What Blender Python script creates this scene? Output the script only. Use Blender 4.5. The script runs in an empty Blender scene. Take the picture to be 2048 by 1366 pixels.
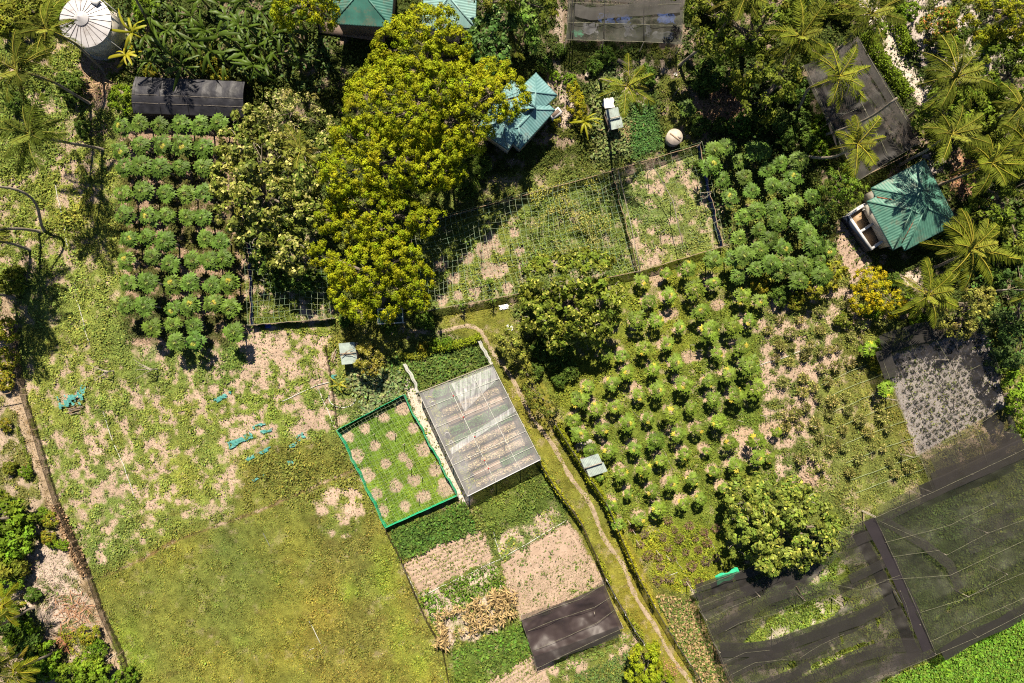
import bpy, math, random
import numpy as np
from mathutils import Vector, Matrix
# ---------------------------------------------------------------- camera, sky, sun, exposure
S = bpy.context.scene
COL = S.collection
H = 70.0                      # metres the camera hovers over the farm
MPP = 0.05                    # metres on the ground per photograph pixel
cam_d = bpy.data.cameras.new('camera'); cam = bpy.data.objects.new('camera', cam_d); COL.objects.link(cam)
cam.location = (0, 0, H); cam.rotation_euler = (0, 0, 0)
cam_d.sensor_width = 36.0; cam_d.lens = 36.0 * H / (2048 * MPP); cam_d.clip_end = 5000
S.camera = cam
ELEV, AZ = math.radians(52), math.radians(2.5)     # the sun stands at the top of the picture
world = bpy.data.worlds.new('World'); S.world = world; world.use_nodes = True
wn = world.node_tree.nodes; wl = world.node_tree.links
sky = wn.new('ShaderNodeTexSky'); sky.sky_type = 'NISHITA'; sky.sun_disc = False
sky.sun_elevation = ELEV; sky.sun_rotation = -AZ; sky.air_density = .6; sky.dust_density = .2; sky.ozone_density = .6; sky.altitude = 60
bg = wn['Background']; bg.inputs['Strength'].default_value = 0.05
wl.new(sky.outputs['Color'], bg.inputs['Color'])
sun_d = bpy.data.lights.new('sun', 'SUN'); sun_d.energy = 5.0; sun_d.angle = math.radians(0.5); sun_d.color = (1.0, 0.89, 0.72)
sun = bpy.data.objects.new('sun', sun_d); COL.objects.link(sun)
sdir = Vector((-math.sin(AZ) * math.cos(ELEV), math.cos(AZ) * math.cos(ELEV), math.sin(ELEV)))
sun.rotation_euler = sdir.to_track_quat('Z', 'Y').to_euler(); sun.location = (0, 60, 90)
S.view_settings.view_transform = 'Standard'; S.view_settings.look = 'None'
S.view_settings.exposure = 1.0; S.view_settings.gamma = 1.0
S.render.engine = 'CYCLES'; S.cycles.use_denoising = False; S.cycles.pixel_filter_type = 'BLACKMAN_HARRIS'; S.cycles.filter_width = 1.15
S.cycles.max_bounces = 6; S.cycles.diffuse_bounces = 1; S.cycles.glossy_bounces = 2
S.cycles.transmission_bounces = 3; S.cycles.transparent_max_bounces = 16
rng = np.random.default_rng(7); random.seed(7)
R = math.radians

# ---------------------------------------------------------------- helpers
def P(px, py, z=0.0):
    """the world point at height z that stands at photograph pixel px, py"""
    k = MPP * (1 - z / H)
    return Vector(((px - 1024) * k, (683 - py) * k, z))
_tab = {}
def vnoise(x, y, seed=0):
    if seed not in _tab: _tab[seed] = np.random.default_rng(seed + 1000).random((256, 256))
    t = _tab[seed]; xi = np.floor(x).astype(int); yi = np.floor(y).astype(int)
    fx = x - xi; fy = y - yi; fx = fx * fx * (3 - 2 * fx); fy = fy * fy * (3 - 2 * fy)
    a = t[xi % 256, yi % 256]; b = t[(xi + 1) % 256, yi % 256]; c = t[xi % 256, (yi + 1) % 256]; d = t[(xi + 1) % 256, (yi + 1) % 256]
    return (a * (1 - fx) + b * fx) * (1 - fy) + (c * (1 - fx) + d * fx) * fy
def fbm(x, y, scale, seed=0, octs=4):
    x = np.asarray(x, float) / scale; y = np.asarray(y, float) / scale; v = 0; a = .5; s = 0
    for o in range(octs):
        v = v + a * vnoise(x * (2 ** o) + 17.3 * o, y * (2 ** o) - 9.1 * o, seed + o); s += a; a *= .55
    return v / s
def setp(o, label=None, cat=None, group=None, kind=None):
    if label: o['label'] = label
    if cat: o['category'] = cat
    if group: o['group'] = group
    if kind: o['kind'] = kind
    return o
def thing(name, label, cat, loc, group=None):
    o = bpy.data.objects.new(name, None); COL.objects.link(o); o.location = loc; o.empty_display_size = .3
    return setp(o, label, cat, group)
def link(name, me, mat, parent=None, loc=(0, 0, 0)):
    if mat and not me.materials: me.materials.append(mat)
    o = bpy.data.objects.new(name, me); COL.objects.link(o); o.location = loc
    if parent: o.parent = parent
    return o
def dup(root, loc, rotz=0.0, scale=1.0, label=None, group=None, color=None, sc3=None):
    r = root.copy(); COL.objects.link(r); r.location = loc; r.rotation_euler = (0, 0, rotz)
    r.scale = sc3 if sc3 else (scale,) * 3
    if label: r['label'] = label
    if group: r['group'] = group
    if color: r.color = color
    for ch in root.children:
        c = ch.copy(); COL.objects.link(c); c.parent = r
        if color and ch.name.split('.')[0] in ('crown', 'leaf', 'foliage', 'frond'): c.color = color
        for g in ch.children:
            d = g.copy(); COL.objects.link(d); d.parent = c
    return r
def mesh_np(name, verts, quads=None, tris=None, cols=None, smooth=False):
    verts = np.asarray(verts, np.float32); me = bpy.data.meshes.new(name)
    nq = 0 if quads is None else len(quads); nt = 0 if tris is None else len(tris)
    me.vertices.add(len(verts)); me.vertices.foreach_set('co', verts.ravel())
    me.loops.add(nq * 4 + nt * 3); me.polygons.add(nq + nt)
    li = []; st = []
    if nq: li.append(np.asarray(quads, np.int32).ravel()); st.append(np.arange(nq) * 4)
    if nt: li.append(np.asarray(tris, np.int32).ravel()); st.append(nq * 4 + np.arange(nt) * 3)
    me.loops.foreach_set('vertex_index', np.concatenate(li)); me.polygons.foreach_set('loop_start', np.concatenate(st).astype(np.int32))
    if smooth: me.polygons.foreach_set('use_smooth', np.ones(nq + nt, bool))
    me.update(calc_edges=True)
    if cols is not None:
        ca = me.color_attributes.new('Col', 'FLOAT_COLOR', 'POINT')
        c4 = np.ones((len(verts), 4), np.float32); c4[:, :3] = cols; ca.data.foreach_set('color', c4.ravel())
    return me
class MB:
    """collects simple shapes in world space, then becomes one mesh object"""
    def __init__(s): s.v = []; s.q = []; s.t = []
    def quad(s, a, b, c, d): n = len(s.v); s.v += [tuple(a), tuple(b), tuple(c), tuple(d)]; s.q.append((n, n + 1, n + 2, n + 3)); return s
    def tri(s, a, b, c): n = len(s.v); s.v += [tuple(a), tuple(b), tuple(c)]; s.t.append((n, n + 1, n + 2)); return s
    def prism(s, base, top):
        """closed solid between two rings of equal length"""
        n = len(s.v); k = len(base); s.v += [tuple(p) for p in base] + [tuple(p) for p in top]
        for i in range(k): j = (i + 1) % k; s.q.append((n + i, n + j, n + k + j, n + k + i))
        for o, rev in ((n, True), (n + k, False)):
            for i in range(1, k - 1):
                t = (o, o + i, o + i + 1); s.t.append(t[::-1] if rev else t)
        return s
    def box(s, c, size, rot=0.0):
        cx, cy, cz = c; dx, dy, dz = [q / 2 for q in size]; ca, sa = math.cos(rot), math.sin(rot)
        f = lambda x, y, z: (cx + x * ca - y * sa, cy + x * sa + y * ca, cz + z)
        return s.prism([f(-dx, -dy, -dz), f(dx, -dy, -dz), f(dx, dy, -dz), f(-dx, dy, -dz)], [f(-dx, -dy, dz), f(dx, -dy, dz), f(dx, dy, dz), f(-dx, dy, dz)])
    def beam(s, a, b, w, h=None):
        h = h or w; a = Vector(a); b = Vector(b); d = (b - a).normalized()
        u = d.cross(Vector((0, 0, 1))); u = u.normalized() if u.length > .05 else Vector((1, 0, 0)); v = u.cross(d).normalized()
        r = [(-w / 2, -h / 2), (w / 2, -h / 2), (w / 2, h / 2), (-w / 2, h / 2)]
        return s.prism([a + u * x + v * y for x, y in r], [b + u * x + v * y for x, y in r])
    def tube(s, pts, rad, n=6):
        pts = [Vector(p) for p in pts]; base = len(s.v)
        if not hasattr(rad, '__len__'): rad = [rad] * len(pts)
        for i, p in enumerate(pts):
            d = (pts[min(i + 1, len(pts) - 1)] - pts[max(i - 1, 0)]).normalized()
            u = d.cross(Vector((0.05, 0.9, 0.43))).normalized(); v = d.cross(u)
            for k in range(n): a = 2 * math.pi * k / n; s.v.append(tuple(p + (u * math.cos(a) + v * math.sin(a)) * rad[i]))
        for i in range(len(pts) - 1):
            for k in range(n):
                a = base + i * n + k; b = base + i * n + (k + 1) % n; s.q.append((a, b, b + n, a + n))
        for o in (base, base + (len(pts) - 1) * n):
            for k in range(1, n - 1): s.t.append((o, o + k, o + k + 1))
        return s
    def patch(s, f, nu, nv, keep=None):
        """grid from a function of u, v in 0..1"""
        n = len(s.v)
        for j in range(nv + 1):
            for i in range(nu + 1): s.v.append(tuple(f(i / nu, j / nv)))
        for j in range(nv):
            for i in range(nu):
                if keep and not keep((i + .5) / nu, (j + .5) / nv): continue
                a = n + j * (nu + 1) + i; s.q.append((a, a + 1, a + nu + 2, a + nu + 1))
        return s
    def build(s, name, mat, parent=None, smooth=False, loc=None):
        v = np.array(s.v, float)
        if parent is not None: org = np.array(parent.matrix_basis.translation if parent.parent is None else parent.parent.location + parent.location)
        elif loc is not None: org = np.array(loc)
        else: org = np.array([(v[:, 0].min() + v[:, 0].max()) / 2, (v[:, 1].min() + v[:, 1].max()) / 2, v[:, 2].min()])
        me = mesh_np(name, v - org, s.q or None, s.t or None, smooth=smooth)
        return link(name, me, mat, parent, (0, 0, 0) if parent is not None else org)
# leaves: many small rhombic blades in one mesh
def leaf_arrays(c, axis, nrm, L, W, col, fold=0.0):
    axis = axis / (np.linalg.norm(axis, axis=1, keepdims=True) + 1e-9)
    side = np.cross(axis, nrm); side /= (np.linalg.norm(side, axis=1, keepdims=True) + 1e-9)
    up = np.cross(side, axis); n = len(c); L = np.broadcast_to(L, n)[:, None]; W = np.broadcast_to(W, n)[:, None]
    v = np.empty((n, 4, 3)); v[:, 0] = c; v[:, 1] = c + axis * L * .5 + side * W * .5 + up * W * fold
    v[:, 2] = c + axis * L - up * W * fold; v[:, 3] = c + axis * L * .5 - side * W * .5 + up * W * fold
    return v.reshape(-1, 3), np.arange(n * 4).reshape(-1, 4), np.repeat(col, 4, axis=0)
def runit(n, r=rng): v = r.normal(size=(n, 3)); return v / np.linalg.norm(v, axis=1, keepdims=True)

# ---------------------------------------------------------------- materials
def new_mat(name):
    m = bpy.data.materials.new(name); m.use_nodes = True; m.node_tree.nodes.clear(); return m, m.node_tree.nodes, m.node_tree.links
def surf(name, col, col2=None, scale=3.0, rough=.7, bump=.0, bscale=20, spec=.3, metal=0.0, stretch=None, detail=6, stain=None):
    m, N, K = new_mat(name); out = N.new('ShaderNodeOutputMaterial'); b = N.new('ShaderNodeBsdfPrincipled')
    K.new(b.outputs[0], out.inputs[0]); b.inputs['Roughness'].default_value = rough; b.inputs['Metallic'].default_value = metal
    b.inputs['Specular IOR Level'].default_value = spec
    tc = N.new('ShaderNodeTexCoord'); mp = N.new('ShaderNodeMapping'); K.new(tc.outputs['Object'], mp.inputs[0])
    if stretch: mp.inputs['Scale'].default_value = stretch
    nz = N.new('ShaderNodeTexNoise'); nz.inputs['Scale'].default_value = scale; nz.inputs['Detail'].default_value = detail; K.new(mp.outputs[0], nz.inputs[0])
    cr = N.new('ShaderNodeValToRGB'); cr.color_ramp.elements[0].position = .35; cr.color_ramp.elements[1].position = .65
    c2 = col2 or tuple(c * .72 for c in col)
    cr.color_ramp.elements[0].color = (*c2, 1); cr.color_ramp.elements[1].color = (*col, 1)
    K.new(nz.outputs[0], cr.inputs[0]); K.new(cr.outputs[0], b.inputs['Base Color'])
    if stain:
        n3 = N.new('ShaderNodeTexNoise'); n3.inputs['Scale'].default_value = .9; n3.inputs['Detail'].default_value = 8; n3.inputs['Roughness'].default_value = .75; K.new(tc.outputs['Object'], n3.inputs[0])
        r3 = N.new('ShaderNodeMapRange'); r3.inputs[1].default_value = .52; r3.inputs[2].default_value = .72; r3.inputs[3].default_value = 0; r3.inputs[4].default_value = .75; K.new(n3.outputs[0], r3.inputs[0])
        m3 = N.new('ShaderNodeMix'); m3.data_type = 'RGBA'; m3.inputs[7].default_value = (*stain, 1); K.new(r3.outputs[0], m3.inputs[0]); K.new(cr.outputs[0], m3.inputs[6]); K.new(m3.outputs[2], b.inputs['Base Color'])
    if bump:
        n2 = N.new('ShaderNodeTexNoise'); n2.inputs['Scale'].default_value = bscale; n2.inputs['Detail'].default_value = 4; K.new(tc.outputs['Object'], n2.inputs[0])
        bp = N.new('ShaderNodeBump'); bp.inputs['Strength'].default_value = 1; bp.inputs['Distance'].default_value = bump; K.new(n2.outputs[0], bp.inputs['Height']); K.new(bp.outputs[0], b.inputs['Normal'])
    return m
def leaf_mat(name, trans=.14, rough=.65, spec=.1):
    m, N, K = new_mat(name); out = N.new('ShaderNodeOutputMaterial'); b = N.new('ShaderNodeBsdfPrincipled'); tr = N.new('ShaderNodeBsdfTranslucent'); mx = N.new('ShaderNodeMixShader')
    at = N.new('ShaderNodeAttribute'); at.attribute_name = 'Col'; oi = N.new('ShaderNodeObjectInfo')
    mu = N.new('ShaderNodeMix'); mu.data_type = 'RGBA'; mu.blend_type = 'MULTIPLY'; mu.inputs[0].default_value = 1
    K.new(at.outputs['Color'], mu.inputs[6]); K.new(oi.outputs['Color'], mu.inputs[7])
    K.new(mu.outputs[2], b.inputs['Base Color']); K.new(mu.outputs[2], tr.inputs['Color'])
    b.inputs['Roughness'].default_value = rough; b.inputs['Specular IOR Level'].default_value = spec
    mx.inputs[0].default_value = trans; K.new(b.outputs[0], mx.inputs[1]); K.new(tr.outputs[0], mx.inputs[2]); K.new(mx.outputs[0], out.inputs[0])
    return m
def cloth_mat(name, dens, col, vary=.12, scale=.8, gloss=0.0, streak=None, rough=.35):
    """shade cloth or film: threads that cover part of the surface, the rest is open"""
    m, N, K = new_mat(name); out = N.new('ShaderNodeOutputMaterial'); b = N.new('ShaderNodeBsdfPrincipled'); tr = N.new('ShaderNodeBsdfTransparent'); mx = N.new('ShaderNodeMixShader')
    b.inputs['Base Color'].default_value = (*col, 1); b.inputs['Roughness'].default_value = rough; b.inputs['Specular IOR Level'].default_value = gloss
    tc = N.new('ShaderNodeTexCoord'); mp = N.new('ShaderNodeMapping'); K.new(tc.outputs['Object'], mp.inputs[0])
    if streak: mp.inputs['Scale'].default_value = streak[:3]; mp.inputs['Rotation'].default_value = (0, 0, streak[3])
    nz = N.new('ShaderNodeTexNoise'); nz.inputs['Scale'].default_value = scale; nz.inputs['Detail'].default_value = 5; K.new(mp.outputs[0], nz.inputs[0])
    mr = N.new('ShaderNodeMapRange'); mr.inputs[1].default_value = .3; mr.inputs[2].default_value = .7; mr.inputs[3].default_value = dens - vary; mr.inputs[4].default_value = min(1, dens + vary)
    K.new(nz.outputs[0], mr.inputs[0]); K.new(mr.outputs[0], mx.inputs[0]); K.new(tr.outputs[0], mx.inputs[1]); K.new(b.outputs[0], mx.inputs[2]); K.new(mx.outputs[0], out.inputs[0])
    bp = N.new('ShaderNodeBump'); bp.inputs['Distance'].default_value = .05; K.new(nz.outputs[0], bp.inputs['Height']); K.new(bp.outputs[0], b.inputs['Normal'])
    return m
M = {}
M['leaf'] = leaf_mat('leaf'); M['leaf_gloss'] = leaf_mat('leaf_gloss', .12, .5, .12); M['leaf_matte'] = leaf_mat('leaf_matte', .12, .9, .05)
M['bark'] = surf('bark', (.24, .2, .15), (.12, .095, .07), 6, .9, .02, 25)
M['palm_bark'] = surf('palm_bark', (.30, .26, .21), (.17, .14, .11), 3, .85, .02, 12)
M['wood'] = surf('wood', (.36, .26, .17), (.2, .14, .09), 8, .85, .01, 30)
M['grey_wood'] = surf('grey_wood', (.38, .34, .28), (.22, .19, .15), 7, .85, .01, 30)
M['dead'] = surf('dead', (.33, .22, .14), (.18, .11, .07), 5, .9)
M['white_pipe'] = surf('white_pipe', (.62, .62, .58), (.45, .44, .4), 3, .5)
M['metal'] = surf('metal', (.5, .5, .5), (.34, .33, .32), 5, .5, spec=.5)
M['string'] = surf('string', (.34, .4, .24), (.24, .3, .16), 2, .8)
M['green_string'] = surf('green_string', (.2, .34, .22), (.36, .38, .24), 1.2, .8)
M['teal'] = surf('teal_roof', (.085, .22, .165), (.055, .155, .115), 2.2, .45, spec=.45, stain=(.16, .12, .08))
M['pale_teal'] = surf('pale_teal_roof', (.21, .36, .34), (.16, .28, .27), 1.3, .45, spec=.45, stain=(.16, .12, .08))
M['blue_teal'] = surf('blue_teal_roof', (.17, .32, .33), (.10, .22, .225), .9, .45, spec=.45, stain=(.16, .12, .08))
M['dark_teal'] = surf('dark_teal_roof', (.045, .16, .13), (.03, .11, .09), 1.0, .5, spec=.4, stain=(.16, .12, .08))
M['pale_sheet'] = surf('pale_sheet', (.38, .45, .41), (.27, .32, .3), 2.5, .5, stain=(.16, .12, .08)); M['trim'] = surf('trim', (.05, .13, .12), None, 3, .5)
M['wall'] = surf('wall', (.62, .58, .5), (.45, .4, .33), 2, .85)
M['white'] = surf('white', (.72, .71, .7), (.55, .54, .53), 4, .6)
M['brown_wall'] = surf('brown_wall', (.22, .16, .13), (.15, .11, .09), 1.5, .9)
M['concrete'] = surf('concrete', (.42, .38, .33), (.3, .27, .23), 3, .9, .01)
M['rust'] = surf('rust', (.3, .12, .07), (.18, .07, .04), 6, .8)
M['tank_roof'] = surf('tank_roof', (.5, .485, .5), (.42, .405, .42), 1.2, .35, spec=.5, stain=(.16, .12, .08))
M['seam'] = surf('seam', (.12, .09, .09), None, 5, .7)
M['green_cloth'] = surf('green_cloth', (.02, .46, .22), (.015, .34, .16), 5, .6)
M['teal_rag'] = surf('teal_rag', (.09, .30, .27), (.04, .17, .15), 7, .6)
M['blue_cloth'] = surf('blue_cloth', (.03, .07, .35), (.02, .04, .16), 5, .6)
M['black'] = surf('black', (.012, .012, .012), (.02, .019, .018), 4, .6)
M['red'] = surf('red', (.5, .04, .04), None, 5, .6)
M['net_line'] = surf('net_line', (.26, .25, .17), (.1, .1, .07), 4, .8)

# ---------------------------------------------------------------- the ground and what grows on it
gx = np.arange(-220, 2272, 3.6); gy = np.arange(-180, 1548, 3.6)
GX, GY = np.meshgrid(gx, gy); SH = GX.shape
def seg_d(X, Y, a, b):
    ax, ay = a; bx, by = b; dx, dy = bx - ax, by - ay; t = np.clip(((X - ax) * dx + (Y - ay) * dy) / (dx * dx + dy * dy + 1e-9), 0, 1)
    return np.hypot(X - ax - t * dx, Y - ay - t * dy)
def poly_m(poly, soft=8, X=None, Y=None, rag=0.0):
    X = GX if X is None else X; Y = GY if Y is None else Y; ins = np.zeros(X.shape, bool); d = np.full(X.shape, 1e9); n = len(poly)
    for i in range(n):
        (x1, y1), (x2, y2) = poly[i], poly[(i + 1) % n]
        if y1 != y2: ins ^= ((y1 > Y) != (y2 > Y)) & (X < (x2 - x1) * (Y - y1) / (y2 - y1) + x1)
        d = np.minimum(d, seg_d(X, Y, poly[i], poly[(i + 1) % n]))
    sd = np.where(ins, d, -d)
    if rag: sd = sd + (fbm(X, Y, 26, 5) - .5) * rag * 2
    return np.clip(sd / soft + .5, 0, 1)
def line_m(pts, w, soft=4, rag=0.0):
    d = np.full(SH, 1e9)
    for i in range(len(pts) - 1): d = np.minimum(d, seg_d(GX, GY, pts[i], pts[i + 1]))
    if rag: d = d + (fbm(GX, GY, 18, 6) - .5) * rag * 2
    return np.clip((w - d) / soft + .5, 0, 1)
def blob(x, y, r, soft=None, ry=None, rag=.5):
    ry = ry or r; d = np.hypot((GX - x) / r, (GY - y) / ry) + (fbm(GX, GY, max(12, r * .7), 8) - .5) * rag
    return np.clip((1 - d) / ((soft or 5) / r) + .5, 0, 1)
cover = np.full(SH, .86); hgt = np.full(SH, .16); tone = np.zeros(SH + (3,)); tone[:] = (.155, .185, .042)
sandc = np.zeros(SH + (3,)); sandc[:] = (.385, .285, .215)
def lay(m, cov=None, col=None, h=None, sand=None):
    global cover, hgt, tone, sandc
    if cov is not None: cover = cover * (1 - m) + cov * m
    if h is not None: hgt = hgt * (1 - m) + h * m
    if col is not None: tone = tone * (1 - m[..., None]) + np.array(col) * m[..., None]
    if sand is not None: sandc = sandc * (1 - m[..., None]) + np.array(sand) * m[..., None]
OLIVE = (.185, .20, .04); BROWNOL = (.195, .19, .042); LIME = (.215, .275, .035); WEED = (.20, .25, .055); GRN = (.17, .23, .045); DARK = (.05, .085, .02)
lay(poly_m([(-300, -300), (620, -300), (620, 640), (480, 700), (0, 690), (-300, 600)], 60), .84, WEED, .14)
lay(poly_m([(-300, -300), (230, -300), (240, 180), (215, 350), (120, 560), (-300, 560)], 60, rag=20), .74, (.185, .23, .045), .18)
lay(poly_m([(200, -300), (2300, -300), (2300, 640), (1780, 620), (1500, 290), (560, 400), (220, 160)], 50, rag=20), .72, (.07, .095, .022), .2, (.2, .15, .11))  # grove floor, its tone darkened to stand for shade under the trees
lay(poly_m([(-100, 690), (430, 700), (680, 720), (700, 860), (480, 1000), (200, 1130), (120, 1000), (40, 800)], 60, rag=15), .70, WEED, .13)
lay(poly_m([(60, 860), (420, 850), (420, 960), (250, 1090), (170, 1130)], 70, rag=20), .58, WEED, .12)
lay(poly_m([(420, 670), (660, 650), (668, 860), (500, 900), (410, 800)], 30, rag=20), .37, GRN, .13)
lay(poly_m([(480, 920), (760, 860), (830, 1080), (860, 1240), (900, 1400), (560, 1400), (500, 1100)], 50, rag=25), 1.05, BROWNOL, .12)
lay(poly_m([(160, 1165), (520, 995), (640, 960), (640, 1100), (600, 1250), (650, 1420), (240, 1420)], 34, rag=12), 1.08, OLIVE, .09)
lay(poly_m([(520, 900), (720, 870), (770, 1040), (620, 1010), (500, 1000)], 30, rag=15), 1.05, (.17, .185, .04), .17)
lay(blob(685, 1025, 62, 12, 52, .9), .26, (.17, .2, .04), .12)
for x, y, r, q in ((770, 1150, 26, 60), (800, 1275, 16, 40), (840, 1330, 20, 40), (700, 1180, 20, 22), (250, 1290, 30, 40), (230, 1330, 70, 50)): lay(blob(x, y, r, 34, q, .9) * .8, 1, LIME, .13)
lay(poly_m([(-300, 600), (20, 640), (45, 800), (120, 1020), (190, 1200), (250, 1400), (-300, 1400)], 20, rag=12), .40, (.15, .17, .05), .12, (.36, .28, .21))
lay(blob(110, 1165, 75, 20, 80, .9), .08, None, None, (.43, .345, .285)); lay(blob(60, 1290, 60, 20, 60, .9), .3)
lay(line_m([(12, 600), (35, 790), (105, 1020), (180, 1180), (245, 1380)], 11, 5, 8), .12, (.2, .15, .08), .1, (.33, .25, .17))
lay(line_m([(205, 1152), (290, 1115), (340, 1085), (430, 1052), (520, 1020), (620, 975), (730, 930)], 2.5, 4, 3), .75, (.16, .115, .05), .05)
for i in range(70):
    x_, y_ = rng.uniform(200, 890), rng.uniform(960, 1380); lay(blob(x_, y_, rng.uniform(4, 16), 10, rng.uniform(4, 12), .9) * .5, 1.0, (.2, .25, .04) if i % 2 else (.16, .14, .04), rng.uniform(.05, .2))
# left orchard floor, shade between crowns painted into its tone; sandy below row one
lay(poly_m([(225, 240), (480, 240), (490, 690), (255, 690)], 18, rag=10), .62, (.09, .095, .028), .12, (.27, .185, .13))
lay(poly_m([(240, 258), (470, 258), (470, 276), (240, 276)], 6), .0); lay(blob(300, 700, 42, 10, 26), .1); lay(blob(200, 150, 42, 16, 55), .12, None, None, (.25, .17, .12))
# right orchard
lay(poly_m([(1130, 560), (1450, 490), (1560, 560), (1560, 1000), (1420, 1190), (1330, 1180), (1110, 860), (1080, 700)], 20, rag=8), .96, (.165, .205, .03), .12)
lay(poly_m([(1250, 1040), (1450, 1050), (1440, 1180), (1380, 1230), (1310, 1160)], 24, rag=12), 1.0, (.21, .24, .026), .15)
lay(poly_m([(1510, 600), (1700, 560), (1750, 700), (1640, 760), (1640, 900), (1530, 900), (1520, 740)], 20, rag=22), .36, (.14, .17, .04), .13)
lay(poly_m([(1650, 750), (1770, 700), (1860, 960), (1760, 1040), (1600, 960), (1620, 860)], 26, rag=20), .93, (.20, .215, .05), .11)
lay(blob(1600, 940, 60, 20, 40), .3); lay(blob(1500, 900, 25, 10, 30), .5)
# the middle: pens, lane, beds
lay(poly_m([(820, 480), (1230, 350), (1280, 540), (1040, 590), (840, 625)], 10), .84, (.16, .21, .045), .14)
lay(poly_m([(1225, 340), (1400, 290), (1450, 490), (1280, 540)], 6), .62, (.19, .235, .06), .12)
lay(poly_m([(485, 480), (650, 480), (670, 650), (490, 660)], 6), .7, (.12, .16, .03), .13)
lay(poly_m([(672, 858), (806, 790), (916, 992), (770, 1058)], 5), 1.2, (.16, .25, .03), .08)
lay(poly_m([(1255, 215), (1300, 200), (1330, 290), (1262, 318)], 6, rag=4), 1.1, (.075, .14, .035), .16)
lay(poly_m([(1180, 110), (1260, 160), (1260, 310), (1190, 330)], 20), .82, (.14, .18, .06), .24)
lay(poly_m([(1300, 60), (1350, 60), (1390, 290), (1330, 290)], 20, rag=10), .66, (.15, .16, .03), .14)
lay(blob(1115, 205, 34, 10, 60), .05, None, None, (.40, .32, .26)); lay(line_m([(1118, 20), (1112, 180)], 9, 4, 6), .1, None, None, (.3, .24, .19))
lay(blob(1120, 275, 40, 12, 28), .35)
lay(poly_m([(840, 640), (1010, 600), (1130, 860), (1260, 1080), (1400, 1380), (1290, 1380), (1090, 930), (960, 690)], 8), 1.0, (.205, .205, .035), .07)
lay(poly_m([(780, 700), (960, 690), (990, 740), (840, 790), (760, 780)], 12, rag=8), .95, (.11, .16, .035), .2)
lay(poly_m([(775, 1062), (930, 1000), (950, 1060), (800, 1118)], 8, rag=5), 1.1, (.085, .145, .03), .22)
lay(poly_m([(945, 1005), (1095, 940), (1140, 1020), (990, 1080)], 8, rag=5), 1.05, (.12, .165, .032), .17)
for pl in ([(806, 1126), (865, 1092), (968, 1052), (985, 1115), (838, 1190)], [(1000, 1124), (1138, 1040), (1212, 1165), (1044, 1240), (1014, 1180)], [(955, 1372), (1072, 1300), (1106, 1372)], [(1686, 436), (1752, 535), (1705, 568), (1668, 480)]):
    lay(poly_m(pl, 5, rag=2), -.1, None, None, (.37, .27, .205))
lay(poly_m([(985, 1075), (1095, 1015), (1138, 1035), (1000, 1118)], 8, rag=6), .42, (.17, .21, .05), .14, (.39, .30, .23))
lay(poly_m([(838, 1192), (990, 1120), (1005, 1165), (1010, 1260), (895, 1300)], 8, rag=4), .12, None, None, (.42, .34, .27))
lay(poly_m([(900, 1300), (1050, 1240), (1072, 1305), (960, 1370), (905, 1370)], 10, rag=8), 1.02, (.1, .155, .03), .22)
lay(poly_m([(1085, 1325), (1275, 1250), (1290, 1290), (1140, 1366), (1100, 1366)], 8, rag=6), .5, (.15, .18, .04), .12)
lay(poly_m([(1300, 1170), (1385, 1190), (1500, 1400), (1420, 1400)], 8, rag=4), .85, (.13, .15, .035), .14)
lay(poly_m([(1380, 1180), (1750, 1035), (1880, 1310), (1520, 1500)], 6, rag=2), .78, (.15, .2, .035), .16, (.36, .3, .24))
lay(poly_m([(1500, 1290), (1700, 1190), (1760, 1200), (1560, 1320)], 14, rag=8), .75, (.2, .27, .04), .18, (.46, .4, .33))
lay(poly_m([(1750, 1035), (2300, 820), (2300, 1120), (1875, 1310)], 6, rag=2), 1.0, (.16, .22, .05), .18)
lay(poly_m([(1760, 1366), (1870, 1316), (2300, 1090), (2300, 1600), (1600, 1600)], 6, rag=2), 1.06, (.12, .25, .025), .25)
lay(line_m([(815,765),(838,820),(880,900),(930,996)], 12, 4, 2), -.2, None, None, (.5, .46, .41))
lay(blob(1940, 640, 30, 8, 12), .1)
# pale sheet bed under the right net, the sandy lane at the top right
lay(poly_m([(1765, 715), (1970, 650), (2010, 810), (1835, 912)], 5, rag=2), -.2, None, None, (.33, .30, .285))
lay(poly_m([(1835, 914), (2010, 812), (2050, 900), (1868, 975)], 5), .8, (.17, .17, .05), .14)
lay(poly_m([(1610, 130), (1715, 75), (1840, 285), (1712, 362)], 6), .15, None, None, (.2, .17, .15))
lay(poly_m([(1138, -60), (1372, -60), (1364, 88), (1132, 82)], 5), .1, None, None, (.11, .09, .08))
lay(line_m([(1715, -60), (1740, 20), (1768, 60), (1797, 120), (1820, 157), (1845, 184), (1862, 205)], 21, 5, 4), .0, None, None, (.43, .345, .285))
lay(blob(1900, 60, 90, 20, 110, .9), .2, None, None, (.42, .36, .32)); lay(blob(1960, 110, 90, 20, 60), .3, None, None, (.4, .34, .3))
lay(blob(1930, 350, 35, 10, 45), .1, None, None, (.34, .2, .12)); lay(blob(1860, 325, 30, 8, 22), .1, None, None, (.36, .32, .3))
lay(blob(1450, 205, 60, 15, 50), .25, None, None, (.24, .15, .1)); lay(blob(1825, 555, 22, 8, 22), .05, None, None, (.5, .4, .32))
lay(poly_m([(1205, 120), (1345, 120), (1345, 145), (1300, 170), (1290, 210), (1300, 270), (1250, 180)], 12, rag=14), .35, None, None, (.38, .31, .24))
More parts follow.
